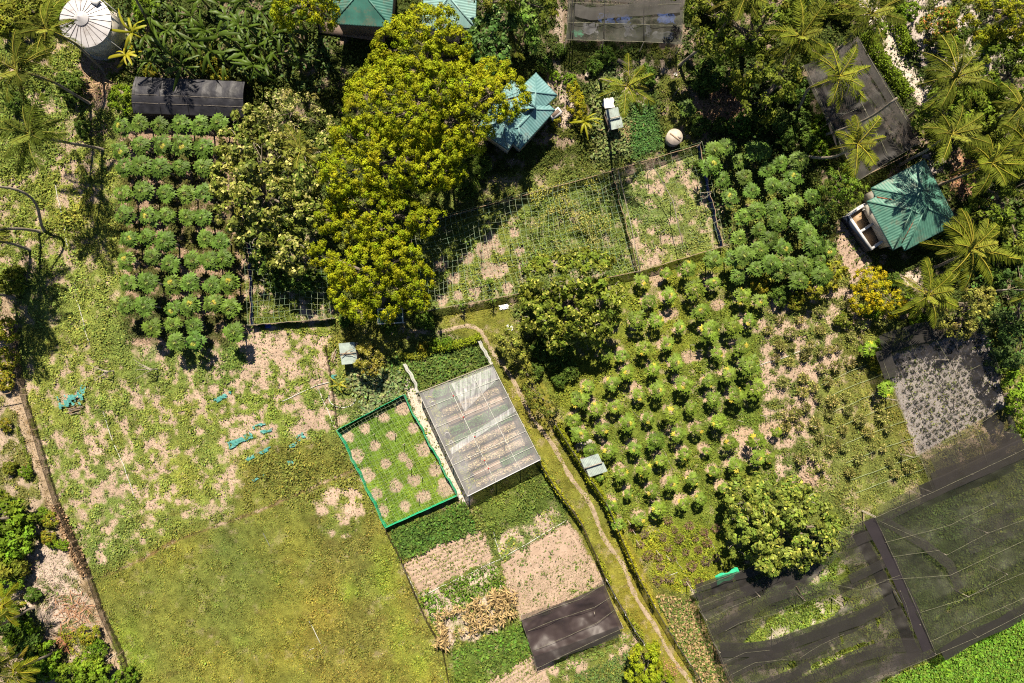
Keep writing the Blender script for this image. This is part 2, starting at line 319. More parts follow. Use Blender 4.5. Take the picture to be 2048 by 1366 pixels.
for x, y, r in ((1170, 525, 50), (1020, 600, 32), (865, 685, 35), (735, 760, 42), (1255, 690, 42), (1090, 745, 33), (950, 820, 35), (805, 910, 42), (1335, 850, 50), (1170, 920, 32), (1035, 975, 35), (885, 1060, 48), (1435, 1020, 50), (1270, 1105, 42), (1115, 1155, 42), (960, 1215, 42), (1520, 1165, 62), (1340, 1235, 45), (1190, 1310, 35), (1020, 1345, 35), (1235, 970, 26)):
    lay(blob(512 + x / 4, 684 + y / 4, r / 4 + 2.5, 3, None, .8), -.3, None, None, (.36, .27, .2))
for x, y, r in ((1685, 690, 45), (1820, 660, 52), (1800, 620, 45), (1850, 790, 70), (1750, 970, 40), (1485, 1030, 40), (1965, 640, 24), (1480, 740, 50), (1590, 850, 36), (1610, 1000, 34), (1880, 560, 60), (1900, 800, 60), (1980, 770, 34), (1560, 860, 30), (1720, 1060, 20)):
    lay(blob(512 + x / 4, 342 + y / 4, r / 4 + 2, 4, None, .6), -.2, None, None, (.36, .27, .2))
for x, y in ((1030, 465), (1038, 500), (1045, 530), (1015, 575), (985, 540)): lay(blob(x, y, 11, 3), -.2)
# crowns of the papaya trees, in photograph pixels (x, y, size)
LEFT_ROWS = [
 [(241,251),(278,246),(318,251),(360,246),(400,250),(436,245)], [(238,302),(278,290),(322,290),(361,290),(405,295)],
 [(247,334),(280,330),(318,335),(360,333),(405,333)], [(244,386),(284,380),(329,386),(369,388),(405,386)],
 [(246,428),(295,431),(333,430),(373,433),(404,434)], [(256,478),(291,473),(328,482),(410,477),(440,482)],
 [(250,520),(304,514),(338,528),(385,522),(418,521),(445,517)], [(254,566),(294,564),(343,567),(378,565),(423,570),(457,565)],
 [(252,611),(288,612),(344,619),(379,610),(425,607),(457,617)], [(303,655),(345,651),(385,651),(350,684),(387,684),(467,664)]]
DENSE = [(1445,358),(1491,353),(1462,392),(1504,380),(1514,420),(1479,475),(1519,460),(1464,515),(1489,510),(1427,520),(1480,322),(1508,300),(1456,292),(1535,338),(1562,325),(1590,352),(1375,215),(1476,552),(1514,535),(1546,370),(1551,415),(1591,407),(1558,442),(1596,447),(1643,430),(1618,467),(1568,497),(1658,500),(1583,530),(1543,527),(1631,490),(1625,392),(1527,300),(1610,530),(1540,480),(1640,520),(1490,432),(1575,375),(1600,320),(1520,500),(1560,545),(1600,560),(1645,550),(1430,300),(1425,330)]
OPEN = [(1375,537),(1332,547),(1285,560),(1429,565),(1389,577),(1339,592),(1298,602),(1404,622),(1486,592),(1314,642),(1466,652),(1499,642),(1419,662),(1209,709),(1244,712),(1289,697),(1334,689),(1307,739),(1352,727),(1434,707),(1484,694),(1499,732),(1457,749),(1417,762),(1367,769),(1317,782),(1279,792),(1224,767),(1177,774),(1474,792),(1514,779),(1427,799),(1382,817),(1342,827),(1297,839),(1229,814),(1192,819),(1147,842),(1257,849),(1207,859),(1162,872),(1439,844),(1397,859),(1354,869),(1312,882),(1269,897),(1217,904),(1512,879),(1459,887),(1414,902),(1369,909),(1324,922),(1517,917),(1289,939),(1244,949),(1474,934),(1429,944),(1387,959),(1344,969),(1304,984),(1257,989),(1447,977),(1402,999),(1367,1009),(1224,1012),(1319,1019),(1237,1050),(1312,1030),(1280,1040),(1554,864),(1541,917),(1200,955),(1520,600),(1360,655),(1275,640),(1255,745),(1160,800),(1180,900)]
EDGE = [(1774,777),(1739,697)]
def jit(px, py, k): return vnoise(np.array([px * .37 + k]), np.array([py * .53 - k]), 60)[0]
open_spec = []
for (x, y) in OPEN:
    big = 1.0 if y < 900 else .9; s = (.55 + .62 * jit(x, y, 3)) * big; open_spec.append((x, y, max(.5, s)))
mounds = []
for (x, y, s) in open_spec:
    h = 2.1 * s; b = P(x, y, h); mounds.append((b.x / MPP + 1024, 683 - b.y / MPP))
mounds += [(1435,612),(1440,705),(1395,715),(1375,716),(1344,632),(1268,655),(1445,745),(1270,780),(1482,870),(1325,635),(1310,560),(1493,870),(1530,860)]
for (x, y) in mounds:
    r = 9 + 7 * jit(x, y, 9); lay(blob(x, y - 3, r, 4, None, .6), -.15, None, None, (.38, .275, .19))
def ground_z(X, Y):
    """gentle lumps of the ground, in metres; X, Y in metres"""
    return (fbm(X, Y, 6, 30, 3) - .5) * .22 + (fbm(X, Y, .9, 34, 2) - .5) * .08
def gz(x, y): return float(ground_z(np.array([x]), np.array([y]))[0])
# patch pattern: where the growth is closed and where soil shows
WX = (GX - 1024) * MPP; WY = (683 - GY) * MPP
pn = .28 * fbm(WX, WY, 2.6, 40, 3) + .34 * fbm(WX + 40, WY, 1.0, 44, 2) + .42 * fbm(WX, WY + 30, .5, 47, 2)
pn = (pn - pn.min()) / (pn.max() - pn.min()); q = np.argsort(np.argsort(pn.ravel())).reshape(SH) / pn.size      # equalised 0..1
mask = np.clip((cover + .04 - q) / .46 + .5, 0, 1)
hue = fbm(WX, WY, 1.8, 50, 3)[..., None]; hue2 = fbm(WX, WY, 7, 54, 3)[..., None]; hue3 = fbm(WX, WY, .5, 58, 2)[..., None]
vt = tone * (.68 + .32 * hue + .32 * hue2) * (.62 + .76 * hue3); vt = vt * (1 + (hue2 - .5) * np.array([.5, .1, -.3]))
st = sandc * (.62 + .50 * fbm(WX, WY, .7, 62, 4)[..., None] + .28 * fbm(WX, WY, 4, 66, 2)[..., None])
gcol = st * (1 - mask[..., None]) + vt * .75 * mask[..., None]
ex = np.concatenate([[-24000, -9000, -3000, -900], gx, [2950, 5000, 11000, 26000]]); ey = np.concatenate([[-24000, -9000, -3000, -900], gy, [2270, 4400, 10500, 25500]])
EX, EY = np.meshgrid(ex, ey); pad = lambda a: np.pad(a, [(4, 4), (4, 4)] + [(0, 0)] * (a.ndim - 2), mode='edge')
EXM = (EX - 1024) * MPP; EYM = (683 - EY) * MPP
gzz = pad(ground_z(WX, WY) + mask * .03)
ny, nx = EX.shape; idx = np.arange(nx * ny).reshape(ny, nx)
gq = np.stack([idx[1:, :-1], idx[1:, 1:], idx[:-1, 1:], idx[:-1, :-1]], -1).reshape(-1, 4)
gc = pad(gcol); edge = (EX < -220) | (EX > 2272) | (EY < -180) | (EY > 1548); gc[edge] = (.085, .11, .03)
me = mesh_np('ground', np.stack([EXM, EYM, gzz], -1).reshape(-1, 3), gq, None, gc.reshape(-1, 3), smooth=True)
ca = me.color_attributes.new('Mask', 'FLOAT_COLOR', 'POINT'); mm = np.zeros((nx * ny, 4), np.float32); mm[:, 0] = pad(mask).ravel(); ca.data.foreach_set('color', mm.ravel())
def ground_mat():
    m, N, K = new_mat('ground'); out = N.new('ShaderNodeOutputMaterial'); b = N.new('ShaderNodeBsdfPrincipled'); K.new(b.outputs[0], out.inputs[0])
    b.inputs['Roughness'].default_value = .95; b.inputs['Specular IOR Level'].default_value = .1
    at = N.new('ShaderNodeAttribute'); at.attribute_name = 'Col'; am = N.new('ShaderNodeAttribute'); am.attribute_name = 'Mask'
    tc = N.new('ShaderNodeTexCoord'); n1 = N.new('ShaderNodeTexNoise'); n1.inputs['Scale'].default_value = 4.5; n1.inputs['Detail'].default_value = 7; n1.inputs['Roughness'].default_value = .7; K.new(tc.outputs['Object'], n1.inputs[0])
    mr = N.new('ShaderNodeMapRange'); mr.inputs[1].default_value = .3; mr.inputs[2].default_value = .7; mr.inputs[3].default_value = .62; mr.inputs[4].default_value = 1.28; K.new(n1.outputs[0], mr.inputs[0])
    mu = N.new('ShaderNodeVectorMath'); mu.operation = 'SCALE'; K.new(at.outputs['Color'], mu.inputs[0]); K.new(mr.outputs[0], mu.inputs['Scale'])
    K.new(mu.outputs[0], b.inputs['Base Color'])
    n2 = N.new('ShaderNodeTexNoise'); n2.inputs['Scale'].default_value = 9; n2.inputs['Detail'].default_value = 5; K.new(tc.outputs['Object'], n2.inputs[0])
    bp = N.new('ShaderNodeBump'); bp.inputs['Distance'].default_value = .07; bp.inputs['Strength'].default_value = .8; K.new(n2.outputs[0], bp.inputs['Height']); K.new(bp.outputs[0], b.inputs['Normal'])
    return m
setp(link('ground', me, ground_mat()), kind='structure')

def sheet(name, f, nu, nv, mat, cat=None):
    mb = MB().patch(f, nu, nv); return setp(mb.build(name, mat), kind='structure')
# footpath, gravel strip, sandy lane: sheets that follow the ground
def ribbon(name, pts, w, mat, wob=.35, lift=.03):
    pts = [P(*p).xy for p in pts]; L = [0]
    for i in range(1, len(pts)): L.append(L[-1] + (pts[i] - pts[i - 1]).length)
    n = int(L[-1] / .3)
    def at(s):
        for i in range(1, len(L)):
            if s <= L[i] or i == len(L) - 1:
                t = min(1, (s - L[i - 1]) / (L[i] - L[i - 1])); return pts[i - 1].lerp(pts[i], t)
    def f(u, v):
        s = u * L[-1]; p = (at(max(0, s - .8)) + at(min(L[-1], s + .8)) + at(s) * 2) / 4; q = at(min(L[-1], s + .4)) - at(max(0, s - .4)); q.normalize(); nrm = Vector((-q.y, q.x))
        k = (v - .5) * w; k *= 1 + wob * (fbm(np.array([s]), np.array([v * 9.]), .9, 70)[0] - .5) * 2.2
        p = p + nrm * (k + .25 * math.sin(s * .9) * wob); return (p.x, p.y, gz(p.x, p.y) + lift + .03 * (1 - (2 * v - 1) ** 2))
    return sheet(name, f, n, 5, mat)
M['path'] = surf('path', (.37, .29, .21), (.25, .19, .125), 2.2, .95, .03, 12)
M['gravel'] = surf('gravel', (.56, .49, .42), (.40, .34, .28), 5, .95, .04, 14)
M['soil'] = surf('soil', (.40, .295, .225), (.31, .225, .165), 1.4, .95, .03, 16)
PATH = [(778,666),(868,663),(930,651),(962,664),(985,700),(1012,738),(1040,790),(1088,868),(1130,930),(1178,1008),(1213,1078),(1258,1160),(1298,1240),(1352,1322),(1400,1400)]
ribbon('path', PATH, .42, M['path'], .6)
ribbon('gravel_strip', [(818,770),(838,820),(880,900),(925,990)], 1.05, M['gravel'], .3)
ribbon('lane', [(1715,-60),(1740,20),(1768,60),(1797,120),(1820,157),(1845,184),(1862,205)], 1.9, M['gravel'], .25)
# tilled plots with furrows
def plot(c, name='soil_plot', fur=.55, amp=.035, mat='soil'):
    cs = [P(*q) for q in c]
    def f(u, v):
        p = (cs[0] * (1 - u) + cs[1] * u) * (1 - v) + (cs[3] * (1 - u) + cs[2] * u) * v
        d = (cs[3] - cs[0]).length; ed = min(u, 1 - u, v, 1 - v)
        z = amp * math.sin(v * d / fur * 2 * math.pi + 1.2 * fbm(np.array([p.x]), np.array([p.y]), 2, 74)[0])
        return (p.x, p.y, gz(p.x, p.y) + .05 + z - (.12 if ed < .001 else 0))
    return sheet(name, f, 60, int((cs[3] - cs[0]).length / .11), M[mat])
plot([(808,1128),(962,1060),(984,1112),(838,1188)]); plot([(1003,1128),(1134,1048),(1205,1160),(1046,1236)], fur=.3, amp=.018)
plot([(965,1372),(1068,1308),(1092,1366),(1010,1420)]); plot([(1686,444),(1705,440),(1752,536),(1712,556)][::1], fur=.45)

# ---- ground cover, scattered as single blades and leaves
def lookup(a, px, py):
    j = np.clip(((px - gx[0]) / 3.6).astype(int), 0, SH[1] - 1); i = np.clip(((py - gy[0]) / 3.6).astype(int), 0, SH[0] - 1); return a[i, j]
NG = 1150000
px = rng.uniform(-40, 2090, NG); py = rng.uniform(-40, 1406, NG)
Xn = (px - 1024) * MPP; Yn = (683 - py) * MPP; keep = (lookup(mask, px, py) + (fbm(Xn, Yn, .34, 78, 2) - .5) * 1.1 > rng.random(NG) * .8 + .12) | (rng.random(NG) < .05)
px, py = px[keep], py[keep]; n = len(px)
X = (px - 1024) * MPP; Y = (683 - py) * MPP; h = lookup(hgt, px, py) * rng.uniform(.5, 1.5, n) * (.1 + 1.8 * fbm(X, Y, .8, 80, 2))
col = lookup(vt, px, py) * rng.uniform(.62, 1.45, (n, 1)); col *= 1 + rng.normal(0, .1, (n, 3)) * np.array([1, .4, .6])
yel = rng.random(n) < .05; col[yel] = col[yel] * np.array([1.35, 1.2, 1.1])
ax = runit(n); ax[:, 2] = np.abs(ax[:, 2]) * .55 + .12; nr = runit(n) * .75; nr[:, 2] = np.abs(nr[:, 2]) + .55
wid = h * rng.uniform(.3, .6, n) + .03; ln = h * .85 + .05
c = np.stack([X, Y, ground_z(X, Y) + h * rng.uniform(0, .8, n)], -1)
v, qd, cc = leaf_arrays(c, ax, nr, ln, wid, col, .1)
setp(link('grass', mesh_np('grass', v, qd, None, cc), M['leaf_matte']), 'low green weeds and grass growing over the fields', 'grass', kind='stuff')
NS = 160000; px = rng.uniform(-40, 2090, NS); py = rng.uniform(-40, 1406, NS); k = lookup(mask, px, py) < rng.random(NS) * .8; px, py = px[k], py[k]; n = len(px); X = (px - 1024) * MPP; Y = (683 - py) * MPP
ax = runit(n); ax[:, 2] *= .2; nr = runit(n) * .4; nr[:, 2] += 1; cl = np.where(rng.random((n, 1)) < .45, np.array([.16, .11, .07]), np.array([.5, .42, .32])) * rng.uniform(.6, 1.3, (n, 1))
v, qd, cc = leaf_arrays(np.stack([X, Y, ground_z(X, Y) + .05 + .03 * rng.random(n)], -1), ax, nr, rng.uniform(.05, .22, n), rng.uniform(.03, .08, n), cl, .1)
setp(link('dry_litter', mesh_np('dry_litter', v, qd, None, cc), M['leaf_matte']), 'dry leaf crumbs and pale grit on the bare soil', 'litter', kind='stuff')
# larger lush leaves: creeper field at the lower right, squash patches
def stuff_leaves(name, label, poly, dens, size, col, zr, cat='plants', soft=10, thr=.5, scale=1.4, mat='leaf', bright=1.0):
    xs = [p[0] for p in poly]; ys = [p[1] for p in poly]; area = (max(xs) - min(xs)) * (max(ys) - min(ys)) * MPP ** 2; n = int(area * dens)
    a = rng.uniform(min(xs), max(xs), n); b = rng.uniform(min(ys), max(ys), n); k = poly_m(poly, soft, a, b) > rng.random(n); a, b = a[k], b[k]
    X = (a - 1024) * MPP; Y = (683 - b) * MPP; fb = fbm(X, Y, scale, 90 + len(name), 3); k = fb > thr - .5 + rng.random(len(a)) * .1
    a, b, X, Y, fb = a[k], b[k], X[k], Y[k], fb[k]; n = len(a); z = ground_z(X, Y) + zr * (.2 + fb * rng.uniform(.4, 1.5, n))
    cl = np.array(col) * rng.uniform(.6, 1.5, (n, 1)) * (1 + rng.normal(0, .12, (n, 3))); ax = runit(n); ax[:, 2] *= .35; nr = runit(n) * .55; nr[:, 2] = np.abs(nr[:, 2]) + .7
    v, q_, cc = leaf_arrays(np.stack([X, Y, z], -1), ax, nr, size * rng.uniform(.6, 1.4, n), size * rng.uniform(.5, 1.0, n), cl, .12)
    return setp(link(name, mesh_np(name, v, q_, None, cc), M[mat]), label, cat, kind='stuff')
stuff_leaves('creeper', 'bright green creeper leaves covering the lower right corner', [(1740,1372),(1872,1318),(2060,1230),(2110,1220),(2110,1420),(1700,1420)], 95, .2, (.135, .235, .03), .4, thr=.72)
stuff_leaves('bean_foliage', 'dense dark green foliage beside the green net pen', [(776,1064),(930,1000),(950,1056),(802,1118)], 55, .26, (.08, .15, .025), .35, thr=.8)
stuff_leaves('herb_bed', 'dark green herb bed left of the round cistern', [(1254,222),(1290,206),(1328,290),(1264,316)], 70, .22, (.07, .15, .035), .2, thr=.75)
stuff_leaves('bean_foliage', 'green bean foliage left of the black shade net', [(904,1300),(1046,1244),(1066,1300),(960,1362),(912,1360)], 40, .27, (.1, .18, .025), .3, thr=.9)
stuff_leaves('weed_foliage', 'tall green weeds behind the plastic greenhouse', [(770,720),(960,690),(984,722),(842,776),(790,770)], 45, .26, (.09, .15, .03), .4, thr=.9)
stuff_leaves('weed_foliage', 'tall pale weeds between the two small sheds', [(1180,170),(1245,200),(1250,330),(1185,320)], 40, .3, (.17, .2, .07), .45, thr=.95)
stuff_leaves('weed_foliage', 'pale green weeds under the small shed left', [(690,735),(800,745),(812,790),(725,830)], 55, .34, (.18, .22, .09), .5, thr=.8)
stuff_leaves('seedling_rows', 'pale seedling tufts in the patchy sandy bed', [(985,1075),(1095,1015),(1138,1035),(1000,1116)], 26, .2, (.3, .34, .06), .15, thr=.98)
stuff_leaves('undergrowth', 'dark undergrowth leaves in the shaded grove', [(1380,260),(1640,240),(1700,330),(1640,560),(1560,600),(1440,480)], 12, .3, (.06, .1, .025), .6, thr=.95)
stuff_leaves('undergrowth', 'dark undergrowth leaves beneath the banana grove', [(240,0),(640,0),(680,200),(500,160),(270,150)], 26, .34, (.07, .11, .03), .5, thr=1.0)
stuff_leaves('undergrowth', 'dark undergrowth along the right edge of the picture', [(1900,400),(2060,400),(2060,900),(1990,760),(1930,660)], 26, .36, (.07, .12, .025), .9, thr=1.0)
# rows of crops
def rows(name, label, quad, nrow, npl, size, col, zr, jt=.25, drop=.15, k=5, cat='crop'):
    cs = [P(*q_) for q_ in quad]; C = []
    for r in range(nrow):
        for i in range(npl):
            if rng.random() < drop: continue
            v_ = (r + .5) / nrow; u = (i + .5 + rng.normal(0, jt)) / npl; p = (cs[0] * (1 - u) + cs[1] * u) * (1 - v_) + (cs[3] * (1 - u) + cs[2] * u) * v_
            C.append((p.x + rng.normal(0, .03), p.y + rng.normal(0, .04)))
    C = np.repeat(np.array(C), k, axis=0) + rng.normal(0, size * .28, (len(C) * k, 2)); n = len(C)
    z = ground_z(C[:, 0], C[:, 1]) + .11 + zr * rng.random(n); ax = runit(n); ax[:, 2] = np.abs(ax[:, 2]) * .5; nr = runit(n) * .6; nr[:, 2] = np.abs(nr[:, 2]) + .7
    cl = np.array(col) * rng.uniform(.6, 1.4, (n, 1))
    v, q_, cc = leaf_arrays(np.c_[C, z], ax, nr, size * rng.uniform(.6, 1.3, n), size * .6, cl, .1)
    return setp(link(name, mesh_np(name, v, q_, None, cc), M['leaf']), label, cat, kind='stuff')
rows('seedling_rows', 'thin rows of seedlings in the tilled sandy plot', [(818,1124),(962,1066),(982,1108),(842,1180)], 9, 40, .13, (.2, .22, .05), .06, drop=.45, k=3)
rows('seedling_rows', 'faint seedling rows in the large bare plot', [(1010,1170),(1165,1100),(1205,1158),(1046,1232)], 17, 60, .09, (.26, .24, .11), .05, drop=.35, k=2)
rows('seedling_rows', 'seedling rows in the small plot by the right house', [(1690,446),(1704,442),(1750,536),(1716,552)], 5, 26, .14, (.16, .22, .05), .08, drop=.3, k=3)
rows('seedling_rows', 'seedling rows in the plot at the bottom edge', [(975,1366),(1066,1312),(1090,1364),(1020,1410)], 8, 34, .11, (.25, .26, .08), .06, drop=.3, k=3)
rows('lettuce_rows', 'green leafy rows below the small black net', [(1095,1330),(1240,1262),(1262,1285),(1120,1350)], 5, 30, .22, (.17, .25, .05), .12, drop=.45, k=4)
rows('leek_rows', 'dark spiky crop rows at the bottom edge', [(1140,1350),(1260,1296),(1290,1340),(1180,1390)], 6, 26, .24, (.1, .16, .04), .22, drop=.2, k=6)
rows('hoed_rows', 'brown straw rows with green leaves beside the lane hedge', [(1308,1188),(1322,1182),(1440,1380),(1395,1380)], 8, 2, .3, (.3, .2, .1), .1)
rows('hoed_rows', 'brown and green ridged rows left of the big shade net', [(1310,1185),(1384,1200),(1470,1375),(1400,1375)], 46, 9, .3, (.36, .26, .13), .16, drop=.12, k=4)
rows('bean_rows', 'green bean rows between the straw ridges', [(1306,1188),(1380,1202),(1466,1378),(1396,1378)], 46, 9, .24, (.11, .17, .035), .2, drop=.15, k=4)
# ---------------------------------------------------------------- nets, roofs, houses
M['net_dark'] = cloth_mat('net_dark', .78, (.022, .02, .018), .13, .5, .3, (1, .25, 1, R(-25)), .62)
M['net_right'] = cloth_mat('net_right', .60, (.026, .028, .018), .14, .35, .3, (1, .3, 1, R(-25)), .62)
M['net_double'] = cloth_mat('net_double', .95, (.026, .022, .025), .04, .5, .25, None, .4)
M['net_thin'] = cloth_mat('net_thin', .50, (.032, .028, .027), .17, .4, .3, (1, .25, 1, R(-25)), .6)
M['net_bed'] = cloth_mat('net_bed', .26, (.06, .055, .055), .1, .8, .2, None, .4)
M['net_brown'] = cloth_mat('net_brown', .90, (.045, .032, .032), .06, .8, .4, None, .5)
M['tarp'] = surf('tarp', (.034, .034, .042), (.016, .016, .02), 1.0, .5, .03, 3, .25)
M['film'] = cloth_mat('film', .25, (.62, .61, .63), .08, .5, .5, (1, .35, 1, R(-20)), .22)
M['film_fold'] = cloth_mat('film_fold', .26, (.8, .8, .82), .2, 2.0, .5, (3, .3, 1, R(-20)), .2)
M['fence_net'] = cloth_mat('fence_net', .62, (.075, .055, .035), .15, 2, .1, None, .8)
M['veil'] = cloth_mat('veil', .55, (.6, .6, .58), .15, 2, .2, None, .6)
def bil(cs, u, v): return (cs[0] * (1 - u) + cs[1] * u) * (1 - v) + (cs[3] * (1 - u) + cs[2] * u) * v
def in_poly(x, y, poly):
    ins = False; n = len(poly)
    for i in range(n):
        (x1, y1), (x2, y2) = poly[i], poly[(i + 1) % n]
        if (y1 > y) != (y2 > y) and x < (x2 - x1) * (y - y1) / (y2 - y1) + x1: ins = not ins
    return ins
def net_roof(cs, z, sag, mat, parent, name='shade_cloth', holes=(), nu=60, nv=60, wav=.2, bays=(4, 4), hz=None):
    W = [P(x, y, (z if not hz else hz[i])) for i, (x, y) in enumerate(cs)]
    def f(u, v):
        p = bil(W, u, v); s = abs(math.sin(u * bays[0] * math.pi)) * abs(math.sin(v * bays[1] * math.pi)); e = math.sin(u * math.pi) * math.sin(v * math.pi)
        zz = p.z - sag * (.4 * s + .6 * min(1, e * 3) * s) + wav * (fbm(np.array([p.x]), np.array([p.y]), 1.6, 100, 3)[0] - .5) * 2
        j = (fbm(np.array([p.x + 9]), np.array([p.y]), 2.5, 104, 2)[0] - .5) * .35; return (p.x + j, p.y + j * .6, zz)
    def keep(u, v):
        p = bil(W, u, v); k = MPP * (1 - z / H); return not any(in_poly(p.x / k + 1024, 683 - p.y / k, h) for h in holes)
    mb = MB().patch(f, nu, nv, keep if holes else None); o = mb.build(name, M[mat], parent, smooth=True); return o, f
def posts(parent, pts, z, r=.045, mat='grey_wood', name='post', over=.1):
    for (x, y) in pts:
        p = P(x, y, z); MB().tube([(p.x, p.y, gz(p.x, p.y) - .2), (p.x + rng.normal(0, .03), p.y + rng.normal(0, .03), z + over)], [r, r * .85], 6).build(name, M[mat], parent)
def lines(parent, segs, z, w=.026, mat='net_line', name='rope', wig=.12, dz=.04):
    for s in segs:
        pts = []
        for i in range(len(s) - 1):
            a, b = P(*s[i], z), P(*s[i + 1], z); n = max(2, int((b - a).length / .8))
            for k in range(n): q_ = a.lerp(b, k / n); q_.x += rng.normal(0, .03) * wig * 3; q_.y += rng.normal(0, .03) * wig * 3; q_.z += dz; pts.append(q_)
        e = P(*s[-1], z); e.z += dz; pts.append(e)
        MB().tube(pts, w / 2, 4).build(name, M[mat], parent)
def corner(cs, z=0): c = sum((P(*q_, z) for q_ in cs), Vector()) / len(cs); return Vector((c.x, c.y, 0))

# big shade house, left hall: torn cloth
c5 = [(1385,1180),(1750,1033),(1872,1310),(1500,1482)]
t = thing('shade_house', 'torn black shade net hall with long rips, below the round leafy tree', 'shade house', corner(c5), 'black shade houses')
holes = [[(1487,1287),(1530,1245),(1580,1215),(1640,1198),(1680,1190),(1700,1198),(1690,1215),(1660,1235),(1610,1255),(1570,1270),(1520,1285)],
 [(1655,1135),(1678,1112),(1690,1125),(1702,1145),(1685,1160),(1650,1165),(1610,1175)], [(1572,1340),(1580,1324),(1592,1322),(1600,1340),(1590,1358)],
 [(1600,1345),(1640,1320),(1700,1296),(1745,1280),(1750,1286),(1700,1306),(1650,1332),(1605,1356)], [(1680,1270),(1688,1275),(1690,1290),(1682,1290)], [(1752,1238),(1766,1225),(1764,1250),(1757,1256)],
 [(1722,1244),(1790,1205),(1796,1212),(1760,1228),(1738,1244)], [(1800,1180),(1814,1190),(1820,1200),(1806,1196)]]
net_roof(c5, 2.3, .45, 'net_thin', t, holes=holes, nu=150, nv=130, wav=.3)
# overlapping darker cloth widths
def band(parent, pts, w, z, mat, n=60, name='cloth_width'):
    def f(u, v):
        s = u * (len(pts) - 1); i = min(int(s), len(pts) - 2); a = P(*pts[i], z); b = P(*pts[i + 1], z); p = a.lerp(b, s - i); d = (P(*pts[min(i + 2, len(pts) - 1)], z) - P(*pts[max(i - 1, 0)], z)).normalized()
        nn = Vector((-d.y, d.x, 0)); ww = w * (1 + .5 * (fbm(np.array([s]), np.array([3.]), .8, 110)[0] - .5)); p = p + nn * (v - .5) * ww
        p.z += .12 * (fbm(np.array([p.x]), np.array([p.y]), 1.2, 112)[0] - .5); return p
    return MB().patch(f, n, 6).build(name, M[mat], parent, smooth=True)
band(t, [(1738,1040),(1775,1110),(1812,1190),(1858,1300)], 1.15, 2.45, 'net_double')
band(t, [(1392,1178),(1450,1157),(1500,1146),(1560,1120)], .8, 2.5, 'net_dark')
for bp, bw in (([(1400,1215),(1450,1195),(1500,1180),(1560,1150)], 1.0), ([(1420,1262),(1480,1235),(1540,1195),(1620,1168)], 1.2), ([(1440,1300),(1500,1300),(1560,1290),(1640,1262),(1720,1235),(1790,1200)], 1.4), ([(1460,1345),(1510,1322),(1560,1310),(1600,1310),(1680,1275)], 1.1), ([(1575,1372),(1650,1345),(1720,1310),(1790,1290),(1850,1290)], 1.3), ([(1700,1160),(1760,1130),(1790,1120)], .9), ([(1690,1090),(1740,1070),(1770,1060)], 1.0), ([(1500,1380),(1580,1350),(1620,1330)], .9), ([(1640,1380),(1720,1350),(1800,1320),(1870,1300)], 1.0)):
    band(t, bp, bw, 2.42, 'net_dark' if bw in (1.4, .9) else 'net_thin')
lines(t, [[(1385,1180),(1410,1240),(1440,1310),(1500,1450)], [(1385,1180),(1450,1155),(1560,1110),(1680,1060),(1750,1033)], [(1402,1212),(1440,1197),(1478,1180)], [(1418,1238),(1460,1215),(1520,1190)],
  [(1450,1262),(1480,1245),(1560,1225),(1610,1205)], [(1445,1325),(1490,1305),(1540,1300)], [(1460,1350),(1510,1325),(1575,1318)], [(1600,1315),(1640,1290),(1688,1268)], [(1655,1165),(1720,1180),(1800,1150)], [(1690,1060),(1712,1068)],
  [(1800,1182),(1812,1210),(1828,1270)], [(1500,1234),(1540,1262),(1560,1275)], [(1740,1366),(1800,1340),(1872,1310)]], 2.5, .02)
MB().tube([P(1593,1173,2.6), P(1609,1200,2.6)], .05).build('brace', M['wood'], t); MB().tube([P(1788,1180,2.6), P(1803,1206,2.6)], .04).build('brace', M['grey_wood'], t)
posts(t, [(1385,1180),(1412,1240),(1440,1305),(1609,1200),(1800,1182),(1840,1250),(1520,1192),(1560,1275),(1684,1212),(1872,1310),(1750,1033)], 2.4)
o = MB().patch(lambda u, v: (P(1433 + 45 * u, 1163 - 20 * u, 2.35) + Vector((.1 * v, -(.75 - .35 * u) * (v - .5) + .1 * math.sin(u * 9), -.5 * (1 - v) + .1 * math.sin(u * 13)))), 20, 6).build('green_net_scrap', M['green_cloth'], None, True)
setp(o, 'bright green net scrap tied on the torn shade hall edge', 'netting')
# big shade house, right hall
c4 = [(1750,1035),(2125,855),(2245,1150),(1872,1309)]
t = thing('shade_house', 'large unbroken shade net hall over green weeds at the right edge', 'shade house', corner(c4), 'black shade houses')
net_roof(c4, 2.5, .5, 'net_right', t, nu=120, nv=100, wav=.28, bays=(3, 3), holes=[[(2020,1046),(2048,1030),(2048,1040),(2030,1044)], [(1893,1226),(1900,1216),(1908,1218),(1905,1228)], [(1920,1190),(1938,1180),(1955,1182),(1940,1192)]])
band(t, [(1752,1033),(1800,1060),(1850,1090),(1900,1130),(1920,1180)], .9, 2.62, 'net_thin'); band(t, [(1885,1310),(1950,1270),(2010,1245),(2060,1215)], 1.3, 2.6, 'net_dark'); band(t, [(1760,1030),(1850,985),(1950,940),(2060,890)], 1.7, 2.62, 'net_thin')
band(t, [(1930,1085),(1990,1060),(2060,1020)], 2.6, 2.58, 'net_bed')
lines(t, [[(1750,1035),(1790,1120),(1830,1210),(1872,1309)], [(1750,1035),(1848,992),(1950,945),(2060,893)], [(1872,1309),(1955,1274),(2060,1220)], [(1755,1040),(1840,1078)], [(1770,1085),(1900,1050),(1990,1005)], [(1893,1110),(1975,1066),(2060,1035)], [(1936,1194),(2015,1148)], [(1785,1113),(1880,1100)], [(1840,1225),(1920,1200),(2060,1140)], [(1860,1283),(1960,1235),(2060,1190)], [(1955,1274),(1944,1265)], [(1765,1160),(1900,1150),(2050,1080)]], 2.62)
posts(t, [(1750,1035),(1893,1110),(1936,1194),(1975,1066),(2015,1148),(1848,992),(1944,948),(2030,905),(1872,1309),(1955,1274),(2040,1230)], 2.55, .035, 'grey_wood')
